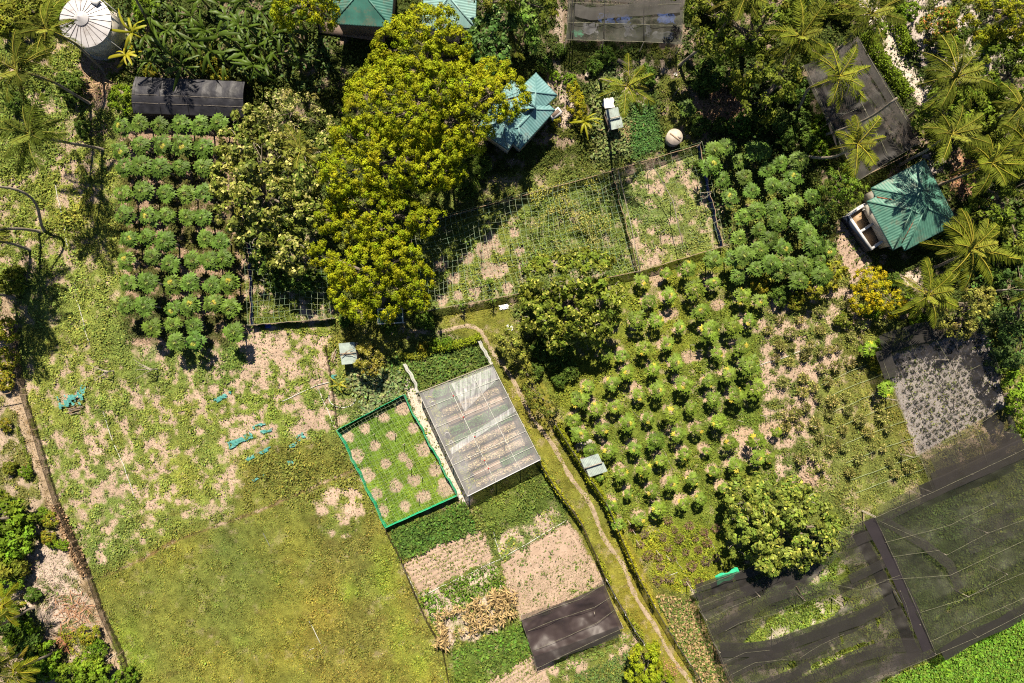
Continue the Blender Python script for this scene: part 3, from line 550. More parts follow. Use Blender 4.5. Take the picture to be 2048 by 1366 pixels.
# net over the potted bed at the right
c3 = [(1757,695),(1965,640),(2050,900),(1868,985)]
t = thing('shade_house', 'sagging shade net over rows of potted plants below the grove', 'shade house', corner(c3), 'black shade houses')
net_roof(c3, 2.1, .3, 'net_bed', t, nu=70, nv=70, bays=(3, 5))
band(t, [(1762,690),(1830,668),(1900,655),(1960,655)], 1.9, 2.25, 'net_dark'); band(t, [(1868,968),(1930,945),(2000,918),(2050,892)], 2.2, 2.22, 'net_dark'); band(t, [(1868,935),(1930,905),(2000,878),(2035,860)], 2.2, 2.23, 'net_thin'); band(t, [(1764,700),(1775,730),(1783,755)], 1.4, 2.26, 'net_dark')
lines(t, [[(1757,695),(1775,745),(1793,800),(1868,985)], [(1868,985),(1978,940),(2050,905)], [(1850,640),(1895,720),(1935,800),(1978,938)], [(1810,660),(1850,760),(1880,830),(1920,880)], [(1795,800),(1860,780),(1960,730)], [(1825,915),(1940,860),(2000,820)], [(1965,650),(2000,740),(2040,860)]], 2.25)
lines(t, [[(1785,700),(1840,830),(1862,900)], [(1885,685),(1920,770),(1952,850)]], 2.25, .05, 'black')
posts(t, [(1757,695),(1793,800),(1825,915),(1868,985),(1978,940),(1935,800),(1895,720),(2040,870)], 2.2, .05)
# net at the upper right, under the palms
c2 = [(1715,75),(1840,285),(1715,362),(1608,130)]
t = thing('shade_house', 'long shade net roof beneath the palms, left of the sandy lane', 'shade house', corner(c2), 'black shade houses')
net_roof(c2, 2.4, .25, 'net_dark', t, nu=70, nv=60, bays=(6, 3))
band(t, [(1712,85),(1745,140),(1790,210),(1830,275)], .9, 2.5, 'net_dark'); band(t, [(1690,90),(1735,170),(1785,240),(1818,285)], 1.0, 2.52, 'net_thin'); band(t, [(1625,150),(1660,225),(1690,300)], 1.3, 2.52, 'net_thin')
lines(t, [[(1715,75),(1770,170),(1840,285)], [(1608,130),(1660,245),(1715,362)], [(1665,100),(1730,220),(1780,320)], [(1840,285),(1775,325),(1715,362)], [(1662,238),(1725,215)]], 2.5, .04)
posts(t, [(1715,75),(1770,170),(1840,285),(1608,130),(1660,245),(1715,362),(1730,220)], 2.4)
MB().tube([P(1712,360,2.3), P(1775,330,2.3), P(1836,298,2.3)], .04).build('rail', M['wood'], t)
# net at the top
c1 = [(1138,-60),(1374,-50),(1363,87),(1132,80)]
t = thing('shade_house', 'patched shade net roof over blue sheets at the top edge', 'shade house', corner(c1), 'black shade houses')
net_roof(c1, 2.6, .2, 'net_right', t, nu=80, nv=50, bays=(6, 3))
band(t, [(1150,20),(1180,28),(1260,20),(1360,12)], 1.2, 2.75, 'net_dark'); band(t, [(1140,-20),(1250,-12),(1370,-2)], 1.6, 2.75, 'net_thin')
lines(t, [[(1132,80),(1250,83),(1363,87)], [(1363,87),(1372,-40)], [(1135,45),(1250,48),(1366,52)], [(1140,5),(1260,10),(1370,8)], [(1145,-40),(1132,80)]], 2.7, .04)
lines(t, [[(1147,-30),(1140,78)], [(1210,-30),(1208,78)], [(1288,-30),(1288,82)], [(1150,0),(1145,78)]], 2.7, .09, 'black')
posts(t, [(1132,80),(1208,80),(1288,83),(1363,87),(1372,10)], 2.6)
for i, (x, y, w, d, mt, lb) in enumerate(((1212,38,1.6,1.0,'blue_sheet','blue plastic sheet on the ground left of the peaked net'), (1248,40,1.4,.9,'blue_sheet','blue plastic sheet in the middle under the top net'), (1332,38,1.7,1.0,'blue_sheet','crumpled blue sheet at the right end of the top net'), (1275,62,2.6,1.3,'grey_sheet','wide pale blue grey sheet in the lower row under the top net'), (1155,68,1.0,.6,'green_cloth','green cloth at the left end of the top net'), (1325,72,2.0,.7,'grey_sheet','pale grey sheet near the right post of the top net'), (1180,58,1.5,1.1,'grey_sheet','grey mulch sheet left of the lower row under the top net'))):
    if 'blue_sheet' not in M: M['blue_sheet'] = surf('blue_sheet', (.06, .16, .6), (.04, .1, .36), 3, .5, .04, 5); M['grey_sheet'] = surf('grey_sheet', (.45, .45, .52), (.2, .19, .21), 1.8, .6, .04, 5)
    b = P(x, y); o = MB().patch(lambda u, v: (b.x + (u - .5) * w + .1 * math.sin(v * 9 + i), b.y + (v - .5) * d + .08 * math.sin(u * 11), gz(b.x, b.y) + .12 + .1 * fbm(np.array([u * 4. + i]), np.array([v * 4.]), 1, 120)[0]), 14, 10).build('plastic_sheet', M[mt], None, True)
    setp(o, lb, 'sheet')
# small brown net over the bed in the foreground
c6 = [(1043,1240),(1208,1170),(1246,1256),(1074,1336)]
t = thing('shade_net', 'glossy brown black net stretched low over the bare plot', 'shade net', corner(c6))
net_roof(c6, 1.5, .5, 'net_brown', t, nu=60, nv=50, wav=.34, bays=(2, 1), hz=None)
band(t, [(1043,1238),(1090,1222),(1140,1208),(1180,1190),(1210,1166)], .7, 1.35, 'net_thin'); band(t, [(1066,1325),(1110,1308),(1170,1288),(1240,1262)], 1.0, 1.62, 'net_thin')
lines(t, [[(1043,1240),(1100,1218),(1160,1198),(1208,1168)], [(1055,1262),(1110,1240),(1190,1214),(1225,1192)], [(1068,1300),(1140,1270),(1195,1245),(1235,1215)], [(1074,1336),(1160,1295),(1246,1256)], [(1208,1170),(1246,1256)], [(1043,1240),(1074,1336)]], 1.62, .03)
posts(t, [(1043,1240),(1208,1170),(1246,1256),(1074,1336),(1190,1228),(1100,1218)], 1.5, .03)

# black tarpaulin tunnel
t = thing('tarp_shed', 'long low shed roofed with black tarpaulin, above the papaya rows', 'shed', corner([(272,152),(490,165),(490,232),(268,225)]))
W = [P(271,153,2.2), P(490,163,2.2), P(490,234,1.9), P(267,226,1.9)]
def ft(u, v):
    p = bil(W, u, v); p.z += .5 * math.sin(min(1, v * 1.9) * math.pi / 2 if v < .53 else math.pi / 2 * (1 - (v - .53) / .47)) - .06 * abs(math.sin(u * 8 * math.pi)) + .14 * (fbm(np.array([p.x]), np.array([p.y]), .9, 130)[0] - .5); return p
MB().patch(ft, 90, 30).build('roof', M['tarp'], t)
for u in (.02, .25, .5, .75, .98): MB().tube([ft(u, .0), ft(u, .25), ft(u, .53), ft(u, .8), ft(u, 1)], .03).build('rib', M['black'], t)
pb = ft(.5, .53)
MB().patch(lambda u, v: (lambda a: (a.x, a.y - .02, a.z * (1 - v) + .1 * v))(ft(u, 1)), 30, 3).build('side_cloth', M['tarp'], t)
MB().patch(lambda u, v: (lambda a: (a.x, a.y + .02, a.z * (1 - v) + .1 * v))(ft(u, 0)), 30, 3).build('side_cloth', M['tarp'], t)
MB().tube([ft(u, .53) + Vector((0, 0, .04)) for u in (0, .2, .4, .6, .8, 1)], .015, 5).build('ridge_seam', M['grey_wood'], t)
MB().tube([ft(u, .75) + Vector((0, 0, .04)) for u in (0, .2, .4, .6, .8, 1)], .012, 5).build('ridge_seam', M['grey_wood'], t)

# ---- hip roofs of ribbed sheet metal
def ribbed(mb, E0, u, w, L, W, hipL=1.0, hipR=1.0, pitch=.42, step=.125, amp=.035):
    """one roof slope: eave from E0 along u, rising along w (horizontal), hips cut both ends"""
    n = int(L / step / 2) * 2; pts = []
    for i in range(n + 1):
        s = L * i / n; tmax = min(W, (s / hipL if hipL else 1e9), ((L - s) / hipR if hipR else 1e9)); z = amp * (i % 2)
        a = E0 + u * s + Vector((0, 0, z)); b = E0 + u * s + w * tmax + Vector((0, 0, z + tmax * pitch)); pts.append((a, b))
    for i in range(n): mb.quad(pts[i][0], pts[i + 1][0], pts[i + 1][1], pts[i][1])
def hip_roof(parent, O, u, v, L, W, z, pitch, mat, trim='trim', name='roof', walls=None, inset=.35, ridge_w=.14):
    """rectangle from O along u (L, long side) and v (W); hip roof; O, u, v horizontal vectors"""
    mb = MB(); O = Vector((O.x, O.y, z)); h = W / 2
    ribbed(mb, O, u, v, L, h, pitch=pitch); ribbed(mb, O + u * L + v * W, -u, -v, L, h, pitch=pitch)
    ribbed(mb, O + v * W, -v, u, W, h, pitch=pitch); ribbed(mb, O + u * L, v, -u, W, h, pitch=pitch)
    r = mb.build(name, M[mat], parent)
    a = O + u * h + v * h + Vector((0, 0, h * pitch + .05)); b = O + u * (L - h) + v * h + Vector((0, 0, h * pitch + .05)); cs = [O, O + v * W, O + u * L, O + u * L + v * W]; cs = [c_ + Vector((0, 0, .05)) for c_ in cs]
    cap = MB(); 
    if (b - a).length > .1: cap.beam(a, b, ridge_w, .04)
    cap.beam(cs[0], a, ridge_w, .04).beam(cs[1], a, ridge_w, .04).beam(cs[2], b, ridge_w, .04).beam(cs[3], b, ridge_w, .04); cap.build('ridge_cap', M[mat], r)
    gut = MB(); c4_ = [cs[0], cs[2], cs[3], cs[1]]
    for i in range(4): gut.beam(c4_[i] - Vector((0, 0, .1)), c4_[(i + 1) % 4] - Vector((0, 0, .1)), .1, .1)
    gut.build('gutter', M[trim], r)
    if walls:
        q_ = [O + u * inset + v * inset, O + u * (L - inset) + v * inset, O + u * (L - inset) + v * (W - inset), O + u * inset + v * (W - inset)]
        MB().prism([(p.x, p.y, -.2) for p in q_], [(p.x, p.y, z + .0) for p in q_]).build('wall', M[walls], parent)
    return r
def vec(a, b, z): d = P(*b, z) - P(*a, z); d.z = 0; return d.normalized(), d.length
# right house: main hip roof and a lower wing, water tanks at its side
z = 3.1; A = (1743,376); e1, L1 = vec(A, (1810,502), z); e2, L2 = vec(A, (1850,323), z); e2 = Vector((-e1.y, e1.x, 0)) if Vector((-e1.y, e1.x, 0)).dot(e2) > 0 else Vector((e1.y, -e1.x, 0))
O = P(*A, z)
t = thing('house', 'house with ribbed teal green hip roof and palm shadow at the right', 'house', Vector((O.x, O.y, 0)) + e1 * 3 + e2 * 3, 'green roofed houses')
hip_roof(t, O, e1, e2, L1 - .05, L2, z, .5, 'teal', walls='wall')
Ob = O + e1 * .95 - e2 * .95
hip_roof(t, Ob, e1, e2, 5.25, 5.25, z - .02, .5, 'teal', walls='wall', name='wing_roof')
MB().beam(O + e1 * 1.0 + Vector((0, 0, .1)), O + e1 * 3.3 + e2 * 2.5 + Vector((0, 0, 1.1)), .1, .03).build('valley', M['rust'], t); MB().beam(O + e1 * 6.0 + Vector((0, 0, .1)), O + e1 * 4.0 + e2 * 2.3 + Vector((0, 0, 1.1)), .1, .03).build('valley', M['rust'], t)
# twin basins
Q = [P(1694,429,1.5), P(1730,412,1.5), P(1770,484,1.5), P(1742,499,1.5)]
t2 = thing('water_basin', 'white walled twin water basin built against the right house', 'basin', corner([(1694,429),(1733,411),(1770,484),(1745,499)]))
ex1 = (Q[3] - Q[0]); ex1.z = 0; LL = ex1.length; ex1.normalize(); ex2 = Vector((-ex1.y, ex1.x, 0)); WW = 2.0
if ex2.dot(Q[1] - Q[0]) < 0: ex2 = -ex2
q0 = Vector((Q[0].x, Q[0].y, 0)) + ex1 * .1
def rot_box(mb, o, a, b, la, lb, z0, z1): mb.prism([(o + Vector((0, 0, z0))), (o + a * la + Vector((0, 0, z0))), (o + a * la + b * lb + Vector((0, 0, z0))), (o + b * lb + Vector((0, 0, z0)))], [(o + Vector((0, 0, z1))), (o + a * la + Vector((0, 0, z1))), (o + a * la + b * lb + Vector((0, 0, z1))), (o + b * lb + Vector((0, 0, z1)))]); return mb
rot_box(MB(), q0, ex1, ex2, LL, .2, -.2, 1.5).build('wall', M['white'], t2); rot_box(MB(), q0 + ex2 * 1.95, ex1, ex2, LL, .2, -.2, 1.48).build('wall', M['white'], t2)
for s in (0, .5, 1): rot_box(MB(), q0 + ex1 * (s * (LL - .2)) + ex2 * .201, ex1, ex2, .2, 1.748, -.2, 1.49).build('wall', M['white'], t2)
M['basin_floor'] = surf('basin_floor', (.30, .2, .11), (.24, .16, .09), 1.5, .5)
for s in (0, .5): rot_box(MB(), q0 + ex1 * (.201 + s * (LL - .2)) + ex2 * .201, ex1, ex2, LL / 2 - .3, 1.747, .3, .95).build('water', M['basin_floor'], t2)
M['slate'] = surf('slate', (.035, .05, .09), None, 2, .5)
rot_box(MB(), q0 - ex2 * .06 + ex1 * .02, ex1, ex2, LL - .04, .055, -.1, 1.42).build('coating', M['slate'], t2)
MB().tube([Q[1] + Vector((-.3, -.45, .1)), Q[1] + Vector((.5, -.05, .1))], .03).build('pipe', M['white_pipe'], t2)
# centre house: under the yellow crowned tree
z = 3.4
t = thing('house', 'house with blue green hip roofs half hidden by the yellow green tree', 'house', corner([(1040,220)]), 'green roofed houses')
A = (1072,146); e1, L1 = vec(A, (1111,187), z); e2 = Vector((e1.y, -e1.x, 0)); O = P(*A, z)
hip_roof(t, O, e1, e2, 2.9, 5.2, z, .42, 'blue_teal', walls='wall')
e1, _ = vec((1110,218), (1039,297), z); e2 = Vector((e1.y, -e1.x, 0)); O = P(1110, 219, z)
hip_roof(t, O, e1, e2, 5.0, 2.7, z - .15, .42, 'blue_teal', walls='wall', name='wing_roof')
e1, _ = vec((1074,190), (1000,296), z); e2 = Vector((e1.y, -e1.x, 0)); O = P(1078, 200, z)
hip_roof(t, O - e2 * .3, e1, e2, 5.6, 3.6, z + .1, .42, 'blue_teal', walls='wall', name='wing_roof')
t3 = thing('washing_sink', 'small white washing trough at the corner of the centre house', 'trough', corner([(1110,232)]))
b = P(1110, 232); sa = R(-50)
MB().box((b.x, b.y, .45), (1.2, .65, .9), sa + R(90)).build('basin', M['white'], t3); MB().box((b.x, b.y, .905), (.9, .4, .03), sa + R(90)).build('bowl', M['brown_wall'], t3)
# houses at the top edge
z = 3.6
t = thing('house', 'dark green roofed house in shade at the top edge', 'house', corner([(735,0)]), 'green roofed houses')
e1, _ = vec((672,45), (782,52), z); e2 = Vector((-e1.y, e1.x, 0)); e1n = e1
O = P(782, 54, z)
hip_roof(t, O, -e1, e2, 5.6, 5.4, z, .36, 'dark_teal', walls='brown_wall')
t = thing('house', 'house with pale teal ribbed roof at the top edge', 'house', corner([(895,0)]), 'green roofed houses')
e1, _ = vec((845,46), (945,50), z); e2 = Vector((-e1.y, e1.x, 0)); O = P(845, 52, z)
hip_roof(t, O, e1, e2, 5.0, 5.4, z, .30, 'pale_teal', walls='wall')
Od = P(866, 60, z); hip_roof(t, Od, e1, e2, 2.6, 3.8, z + .05, .36, 'pale_teal', walls='wall', name='wing_roof')
setp(MB().prism([P(*q_, -.2) for q_ in ((636,42),(770,58),(770,84),(640,66))], [P(*q_, .4) for q_ in ((636,42),(770,58),(770,84),(640,66))]).build('terrace', M['brown_wall']), 'brown terrace slab below the dark green roofed house', 'terrace')
# small sheds with corrugated roofs
def shed(label, quad, z, mat, zl=None, deck=None, sheets=2):
    t = thing('shed', label, 'shed', corner(quad), 'small metal roofed sheds'); W = [P(*q_, z) for q_ in quad]
    u = (W[1] - W[0]); L = u.length; u.normalize(); w = (W[3] - W[0]); D = w.length; w.normalize(); dz = -.28 / D
    for s in range(sheets):
        mb = MB(); lo, hi = s * D / sheets, (s + 1) * D / sheets; n = int(L / .075 / 2) * 2; off = -.05 * s
        sh = u * (.12 * s)
        for i in range(n):
            a, b = L * i / n, L * (i + 1) / n; za, zb = .03 * (i % 2), .03 * ((i + 1) % 2)
            f = lambda q_, r, zz: W[0] + sh + u * q_ + w * r + Vector((0, 0, zz + dz * r + off))
            mb.quad(f(a, lo, za), f(b, lo, zb), f(b, hi + .08, zb), f(a, hi + .08, za))
        mb.build('roof', M[mat], t)
    MB().beam(W[0] + w * (D / 2) + Vector((0, 0, .03)), W[1] + w * (D / 2) + Vector((0, 0, .03)), .1, .04).build('batten', M['grey_wood'], t)
    for i, c_ in enumerate(W): q_ = c_.lerp((W[0] + W[2]) / 2, .12); MB().tube([(q_.x, q_.y, -.2), (q_.x, q_.y, z - .05 - (.22 if i > 1 else 0))], .05).build('post', M['grey_wood'], t)
    q4 = [c_.lerp((W[0] + W[2]) / 2, .16) for c_ in W]; MB().prism([(c_.x, c_.y, -.1) for c_ in q4], [(c_.x, c_.y, z * .55) for c_ in q4]).build('wall', M['brown_wall'], t)
    return t
shed('shed with green and grey striped sheets near the cistern', [(1211,220),(1236,214),(1242,250),(1220,257)], 1.9, 'pale_sheet')
t_ = shed('shed with grey green ribbed roof and branches lying on it', [(677,687),(709,684),(714,722),(682,728)], 1.9, 'pale_sheet', sheets=1)
shed('pale roofed shed beside the lane hedge in the orchard', [(1160,919),(1196,907),(1209,939),(1177,955)], 1.8, 'pale_sheet', sheets=2)
# conical roofed tank
b = P(178, 46); t = thing('water_tank', 'round white water tank with a ribbed conical roof', 'tank', P(206, 68))
bx, by = P(172, 44, 3.0).xy; bx -= 0; r0 = 2.28; zt = 3.1
n = 40; ring = lambda r, z_: [(bx + r * math.cos(2 * math.pi * i / n), by + r * math.sin(2 * math.pi * i / n), z_) for i in range(n)]
mb = MB(); mb.prism(ring(r0, -.3), ring(r0, zt)); mb.build('wall', M['wall'], t, True)
mb = MB(); ns = 22
for i in range(ns):
    a0, a1 = 2 * math.pi * i / ns, 2 * math.pi * (i + 1) / ns; am = (a0 + a1) / 2; f = lambda r, a, z_: (bx + r * math.cos(a), by + r * math.sin(a), z_)
    mb.quad(f(2.5, a0, zt), f(2.5, a1, zt), f(.62, a1, zt + .62), f(.62, a0, zt + .62))
tr_ = mb.build('roof', M['tank_roof'], t)
mb = MB()
for i in range(ns): a0 = 2 * math.pi * i / ns; mb.beam((bx + .66 * math.cos(a0), by + .66 * math.sin(a0), zt + .64), (bx + 2.5 * math.cos(a0), by + 2.5 * math.sin(a0), zt + .03), .028, .03)
mb.build('seam', M['seam'], tr_)
mb = MB(); k = 28; top = (bx, by, zt + 1.15)
for i in range(k): a0, a1 = 2 * math.pi * i / k, 2 * math.pi * (i + 1) / k; mb.tri((bx + .7 * math.cos(a0), by + .7 * math.sin(a0), zt + .68), (bx + .7 * math.cos(a1), by + .7 * math.sin(a1), zt + .68), top)
mb.build('cap', M['tank_roof'], tr_, True)
MB().box((bx + 1.15, by + 1.75, zt + .42), (.75, .6, .12), R(-35)).build('hatch', M['white'], t); MB().box((bx + 1.2, by + 2.1, zt + .4), (.5, .4, .16), R(-35)).build('hatch_opening', M['black'], t)
lad = MB(); lx, ly = bx + 2.0, by + 1.75
for s in (-.2, .2): lad.beam((lx + s * .7, ly - s * .7, 0), (lx + s * .7, ly - s * .7, zt + .5), .05)
for i in range(9): lad.beam((lx - .14, ly + .14, .3 + i * .36), (lx + .14, ly - .14, .3 + i * .36), .035)
lad.build('ladder', M['metal'], t)
MB().tube([(bx + 1.9, by - 1.5, .02), (bx + 1.9, by - 1.5, zt - .2)], .05).build('pipe', M['white_pipe'], t)
MB().prism(ring(r0 + .25, -.3), ring(r0 + .25, .25)).build('plinth', M['concrete'], t)
# round cistern with planks on its lid
b = P(1349, 280); t = thing('cistern', 'round concrete cistern with a timber plank on its lid', 'cistern', (b.x, b.y, 0)); bx, by = P(1349, 274, 1.1).xy
MB().prism(ring(.76, -.2), ring(.76, 1.1)).build('wall', M['concrete'], t); MB().prism(ring(.8, 1.101), ring(.8, 1.17)).build('lid', surf('cistern_lid', (.5, .43, .36), (.36, .31, .26), 3, .8), t)
MB().beam((bx - .45, by + .35, 1.2), (bx + .5, by - .4, 1.2), .1, .05).build('plank', M['wood'], t); MB().beam((bx + .35, by + .1, 1.2), (bx + .6, by - .15, 1.2), .2, .05).build('hatch', M['concrete'], t)

# ---- plastic covered greenhouse
cg = [(838,785),(984,728),(1081,919),(935,992)]; zg = 2.3
t = thing('greenhouse', 'clear plastic roofed greenhouse with long planting beds inside', 'greenhouse', corner(cg))
WG = [P(*q_, zg) for q_ in cg]
def fg(u, v):
    p = bil(WG, u, v); p.z += .18 * math.sin(v * math.pi) - .12 * abs(math.sin(u * 3 * math.pi)) * abs(math.sin(v * 5 * math.pi)) + .1 * (fbm(np.array([p.x]), np.array([p.y]), 1.1, 140)[0] - .5) + (.10 * math.sin((u - 1.05) / (v + .12) * 26) if v < .32 and u > .45 else 0) * (1 - v / .32) ; return p
MB().patch(fg, 70, 80).build('film_roof', M['film'], t, True)
MB().patch(lambda u, v: fg(.05 + .95 * u, .56 + .05 * v - .12 * u) + Vector((0, 0, .06)), 40, 4).build('film_fold', M['film_fold'], t, True)
MB().patch(lambda u, v: fg(.42 + .58 * u, .03 + .28 * v * (1 - u * .6)) + Vector((0, 0, .06)), 40, 10).build('film_fold', M['film_fold'], t, True)
for s in (0, .38, .72, 1):
    MB().tube([fg(s, v / 12) + Vector((0, 0, .09)) for v in range(13)], .03, 5).build('rafter', M['white_pipe'], t)
for s in (.15, .34, .52, .7, .86):
    MB().tube([fg(v / 8, s) + Vector((0, 0, .07)) for v in range(9)], .022, 5).build('purlin', M['white_pipe'], t)
MB().tube([fg(v / 8, 0) + Vector((0, 0, .08)) for v in range(9)], .05, 5).build('edge_rail', M['grey_wood'], t); MB().tube([fg(v / 8, 1) + Vector((0, 0, .08)) for v in range(9)], .04, 5).build('edge_rail', M['white'], t)
for u in (0, .38, .72, 1):
    for v in (0, .33, .66, 1): q_ = fg(u, v); MB().tube([(q_.x, q_.y, -.2), (q_.x, q_.y, q_.z)], .05).build('post', M['grey_wood'], t)
M['curtain'] = cloth_mat('curtain', .8, (.03, .028, .03), .1, 1, .2)
MB().patch(lambda u, v: (lambda a: (a.x, a.y, a.z * (1 - v * .85)))(fg(u, 1)), 30, 4).build('side_net', M['curtain'], t); MB().patch(lambda u, v: (lambda a: (a.x, a.y, a.z * (1 - v * .85)))(fg(1, u)), 30, 4).build('side_net', M['curtain'], t)
MB().patch(lambda u, v: (lambda a: (a.x, a.y, a.z * (1 - v * .85)))(fg(0, u)), 30, 4).build('side_net', M['curtain'], t)
for (u, v) in ((.38, .14), (.38, .35), (.40, .55), (.38, .78), (.38, .86)): q_ = fg(u, v); MB().box((q_.x, q_.y, q_.z + .13), (.12, .12, .08)).build('red_clip', M['red'], t)
M['floor_mat'] = surf('weed_mat', (.13, .12, .12), (.08, .075, .075), 2, .8)
WF = [P(*q_) for q_ in cg]; fl = MB().patch(lambda u, v: (lambda p: (p.x, p.y, gz(p.x, p.y) + .06))(bil(WF, .02 + .96 * u, .01 + .98 * v)), 24, 30).build('greenhouse_floor', M['floor_mat'], None); setp(fl, kind='structure')
ords = ['first', 'second', 'third', 'fourth', 'fifth', 'sixth', 'seventh', 'eighth', 'ninth', 'tenth', 'eleventh', 'twelfth', 'thirteenth', 'fourteenth', 'fifteenth', 'sixteenth', 'seventeenth', 'eighteenth', 'nineteenth', 'twentieth']
def ordn(i): return ords[i] if i < 20 else '%dth' % (i + 1)
kinds = ['green', 'green', 'straw', 'bare', 'green', 'green', 'straw', 'straw', 'straw', 'green', 'straw']
M['bed_soil'] = surf('bed_soil', (.42, .3, .22), (.26, .19, .13), 3, .95); M['bed_frame'] = M['wood']
for i, kd in enumerate(kinds):
    v0 = .045 + i * .088; a = bil(WF, .17, v0 + .025); b = bil(WF, .96, v0 + .025); d = (b - a); L = d.length; d.normalize(); an = math.atan2(d.y, d.x); m_ = (a + b) / 2
    tb = thing('planting_bed', {'green': 'bed of green leafy plants', 'straw': 'bed of dry straw coloured plants', 'bare': 'bare pinkish soil bed'}[kd] + ', %s from the top inside the greenhouse' % ordn(i), 'planting bed', (m_.x, m_.y, 0), 'planting beds in the greenhouse')
    bb_ = MB().box((m_.x, m_.y, .15), (L, .62, .4), an).build('bed_box', M['bed_soil'], tb)
    fr = MB()
    for s in (-1, 1): fr.box((m_.x - d.y * s * .33, m_.y + d.x * s * .33, .2), (L, .05, .42), an)
    fr.build('frame', M['bed_frame'], bb_)
    nn = {'green': 1700, 'straw': 300, 'bare': 40}[kd]; s = rng.uniform(-L / 2, L / 2, nn); w_ = rng.uniform(-.3, .3, nn)
    if kd == 'straw': s = np.round(s / .32) * .32 + rng.normal(0, .05, nn)
    if i == 9: s = np.abs(s)
    C = np.stack([m_.x + d.x * s - d.y * w_, m_.y + d.y * s + d.x * w_, .36 + rng.random(nn) * (.3 if kd == 'green' else .16)], -1); ax_ = runit(nn); ax_[:, 2] = np.abs(ax_[:, 2]) * .7; nr_ = runit(nn); nr_[:, 2] = np.abs(nr_[:, 2]) + .4
    cl_ = np.array({'green': (.07, .17, .045), 'straw': (.45, .38, .22), 'bare': (.3, .25, .15)}[kd]) * rng.uniform(.6, 1.4, (nn, 1))
    v_, q_, c_ = leaf_arrays(C - np.array(tb.location), ax_, nr_, .22, .13, cl_); link('plants', mesh_np('plants', v_, q_, None, c_), M['leaf'], tb)
for (x, y, r, lb) in ((872,790,.22,'white bucket at the upper left inside the greenhouse'), (866,806,.2,'grey bucket beside the upper beds in the greenhouse'), (895,868,.24,'round white bucket at the left beds of the greenhouse'), (903,884,.2,'small grey tub below the round white bucket'), (926,924,.22,'blue tub at the lower left beds'), (945,950,.22,'dark tub near the lowest bed')):
    b = P(x, y); bm = MB(); kk = 14; rg = lambda rr, zz: [(b.x + rr * math.cos(2 * math.pi * i / kk), b.y + rr * math.sin(2 * math.pi * i / kk), zz) for i in range(kk)]
    bm.prism(rg(r * .8, .03), rg(r, .38)); tk = thing('bucket', lb, 'bucket', (b.x, b.y, 0), 'buckets in the greenhouse'); bm.build('body', M['slate'] if 'blue' in lb or 'dark' in lb else M['white'], tk); MB().prism(rg(r * .85, .381), rg(r * .8, .39)).build('water', M['black'], tk)
for i, (x, y, an) in enumerate(((870,765,R(0)),)): pass

# ---- string net pens
def net_pen(label, quad, z, step, cloth=None, w=.014, mat='string', posts_on=(), rails=True, mid=(), cat='net pen', tall=1.0, sidemats=None, skip=None, drop=0.0, warp=.35):
    t = thing('net_pen', label, cat, corner(quad), 'string net pens'); W = [P(*q_, z) for q_ in quad]
    L = ((W[1] - W[0]).length + (W[2] - W[3]).length) / 2; D = ((W[3] - W[0]).length + (W[2] - W[1]).length) / 2; nu, nv = int(L / step), int(D / step)
    def f(u, v):
        p = bil(W, u, v); e = min(1, min(u, 1 - u) * 14) * min(1, min(v, 1 - v) * 14)
        a = fbm(np.array([p.x, p.x + 31]), np.array([p.y, p.y]), 2.6, 150, 1) - .5; return Vector((p.x + a[0] * warp * 2 * e, p.y + a[1] * warp * 2 * e, p.z - .25 * e + a[0] * .3))
    mb = MB(); sk = skip or (lambda u, v: False)
    def strand(pts):
        base = len(mb.v)
        for i in range(len(pts) - 1):
            a, b = pts[i], pts[i + 1]; d = (b - a); 
            if d.length < 1e-4: continue
            d.normalize(); n_ = Vector((-d.y, d.x, 0)) * w / 2; up = Vector((0, 0, w / 2)); mb.quad(a - n_, b - n_, b + n_, a + n_); mb.quad(a - up, b - up, b + up, a + up)
    g = [[f(i / nu, j / nv) for i in range(nu + 1)] for j in range(nv + 1)]
    for j in range(nv + 1):
        for i in range(nu):
            if not sk((i + .5) / nu, j / nv) and rng.random() > drop: strand([g[j][i], g[j][i + 1]])
    for i in range(nu + 1):
        for j in range(nv):
            if not sk(i / nu, (j + .5) / nv) and rng.random() > drop: strand([g[j][i], g[j + 1][i]])
    mb.build('net', M[mat], t)
    if cloth:
        for k_ in range(4):
            a, b = W[k_], W[(k_ + 1) % 4]; mt = cloth[k_]
            if not mt: continue
            def fc(u, v):
                p = a.lerp(b, u); q_ = .1 * math.sin(u * 21 + k_) + .05 * math.sin(u * 60); zt_ = z if mt == 'green_cloth' else z * .5; return (p.x + q_ * .6, p.y + q_ * .4, zt_ * (1 - v) + .05 * v)
            MB().patch(fc, 40, 4).build('side_cloth', M[mt], t)
            pts = [Vector(fc(i / 20, 0)) + Vector((0, 0, .02)) for i in range(21)]; MB().tube(pts, .024 if mt == 'green_cloth' else .035, 5).build('hem', M['green_cloth'] if mt == 'green_cloth' else M['wood'], t)
    if rails and not cloth:
        for k_ in range(4): MB().tube([W[k_] + Vector((0, 0, .02)), W[(k_ + 1) % 4] + Vector((0, 0, .02))], .03, 5).build('rail', M['wood'], t)
    for (x, y) in list(quad) + list(posts_on): p = P(x, y, z); MB().tube([(p.x, p.y, -.2), (p.x + rng.normal(0, .05), p.y, z + .12)], .04, 5).build('post', M['grey_wood'], t)
    for s in mid: MB().tube([P(*q_, z) + Vector((0, 0, .05)) for q_ in s], .04, 5).build('rail', M['grey_wood'], t)
    return t
M['dark_cloth'] = cloth_mat('dark_cloth', .72, (.02, .025, .035), .08, 2, .2)
net_pen('net pen edged with bright green cloth beside the greenhouse', [(674,860),(806,790),(914,992),(771,1056)], .95, .42, ['green_cloth'] * 4, .015, 'string', [(720,925),(745,870),(806,890),(770,1000),(842,957),(870,925),(790,980),(820,940),(836,1000),(788,870),(752,834)], warp=.3)
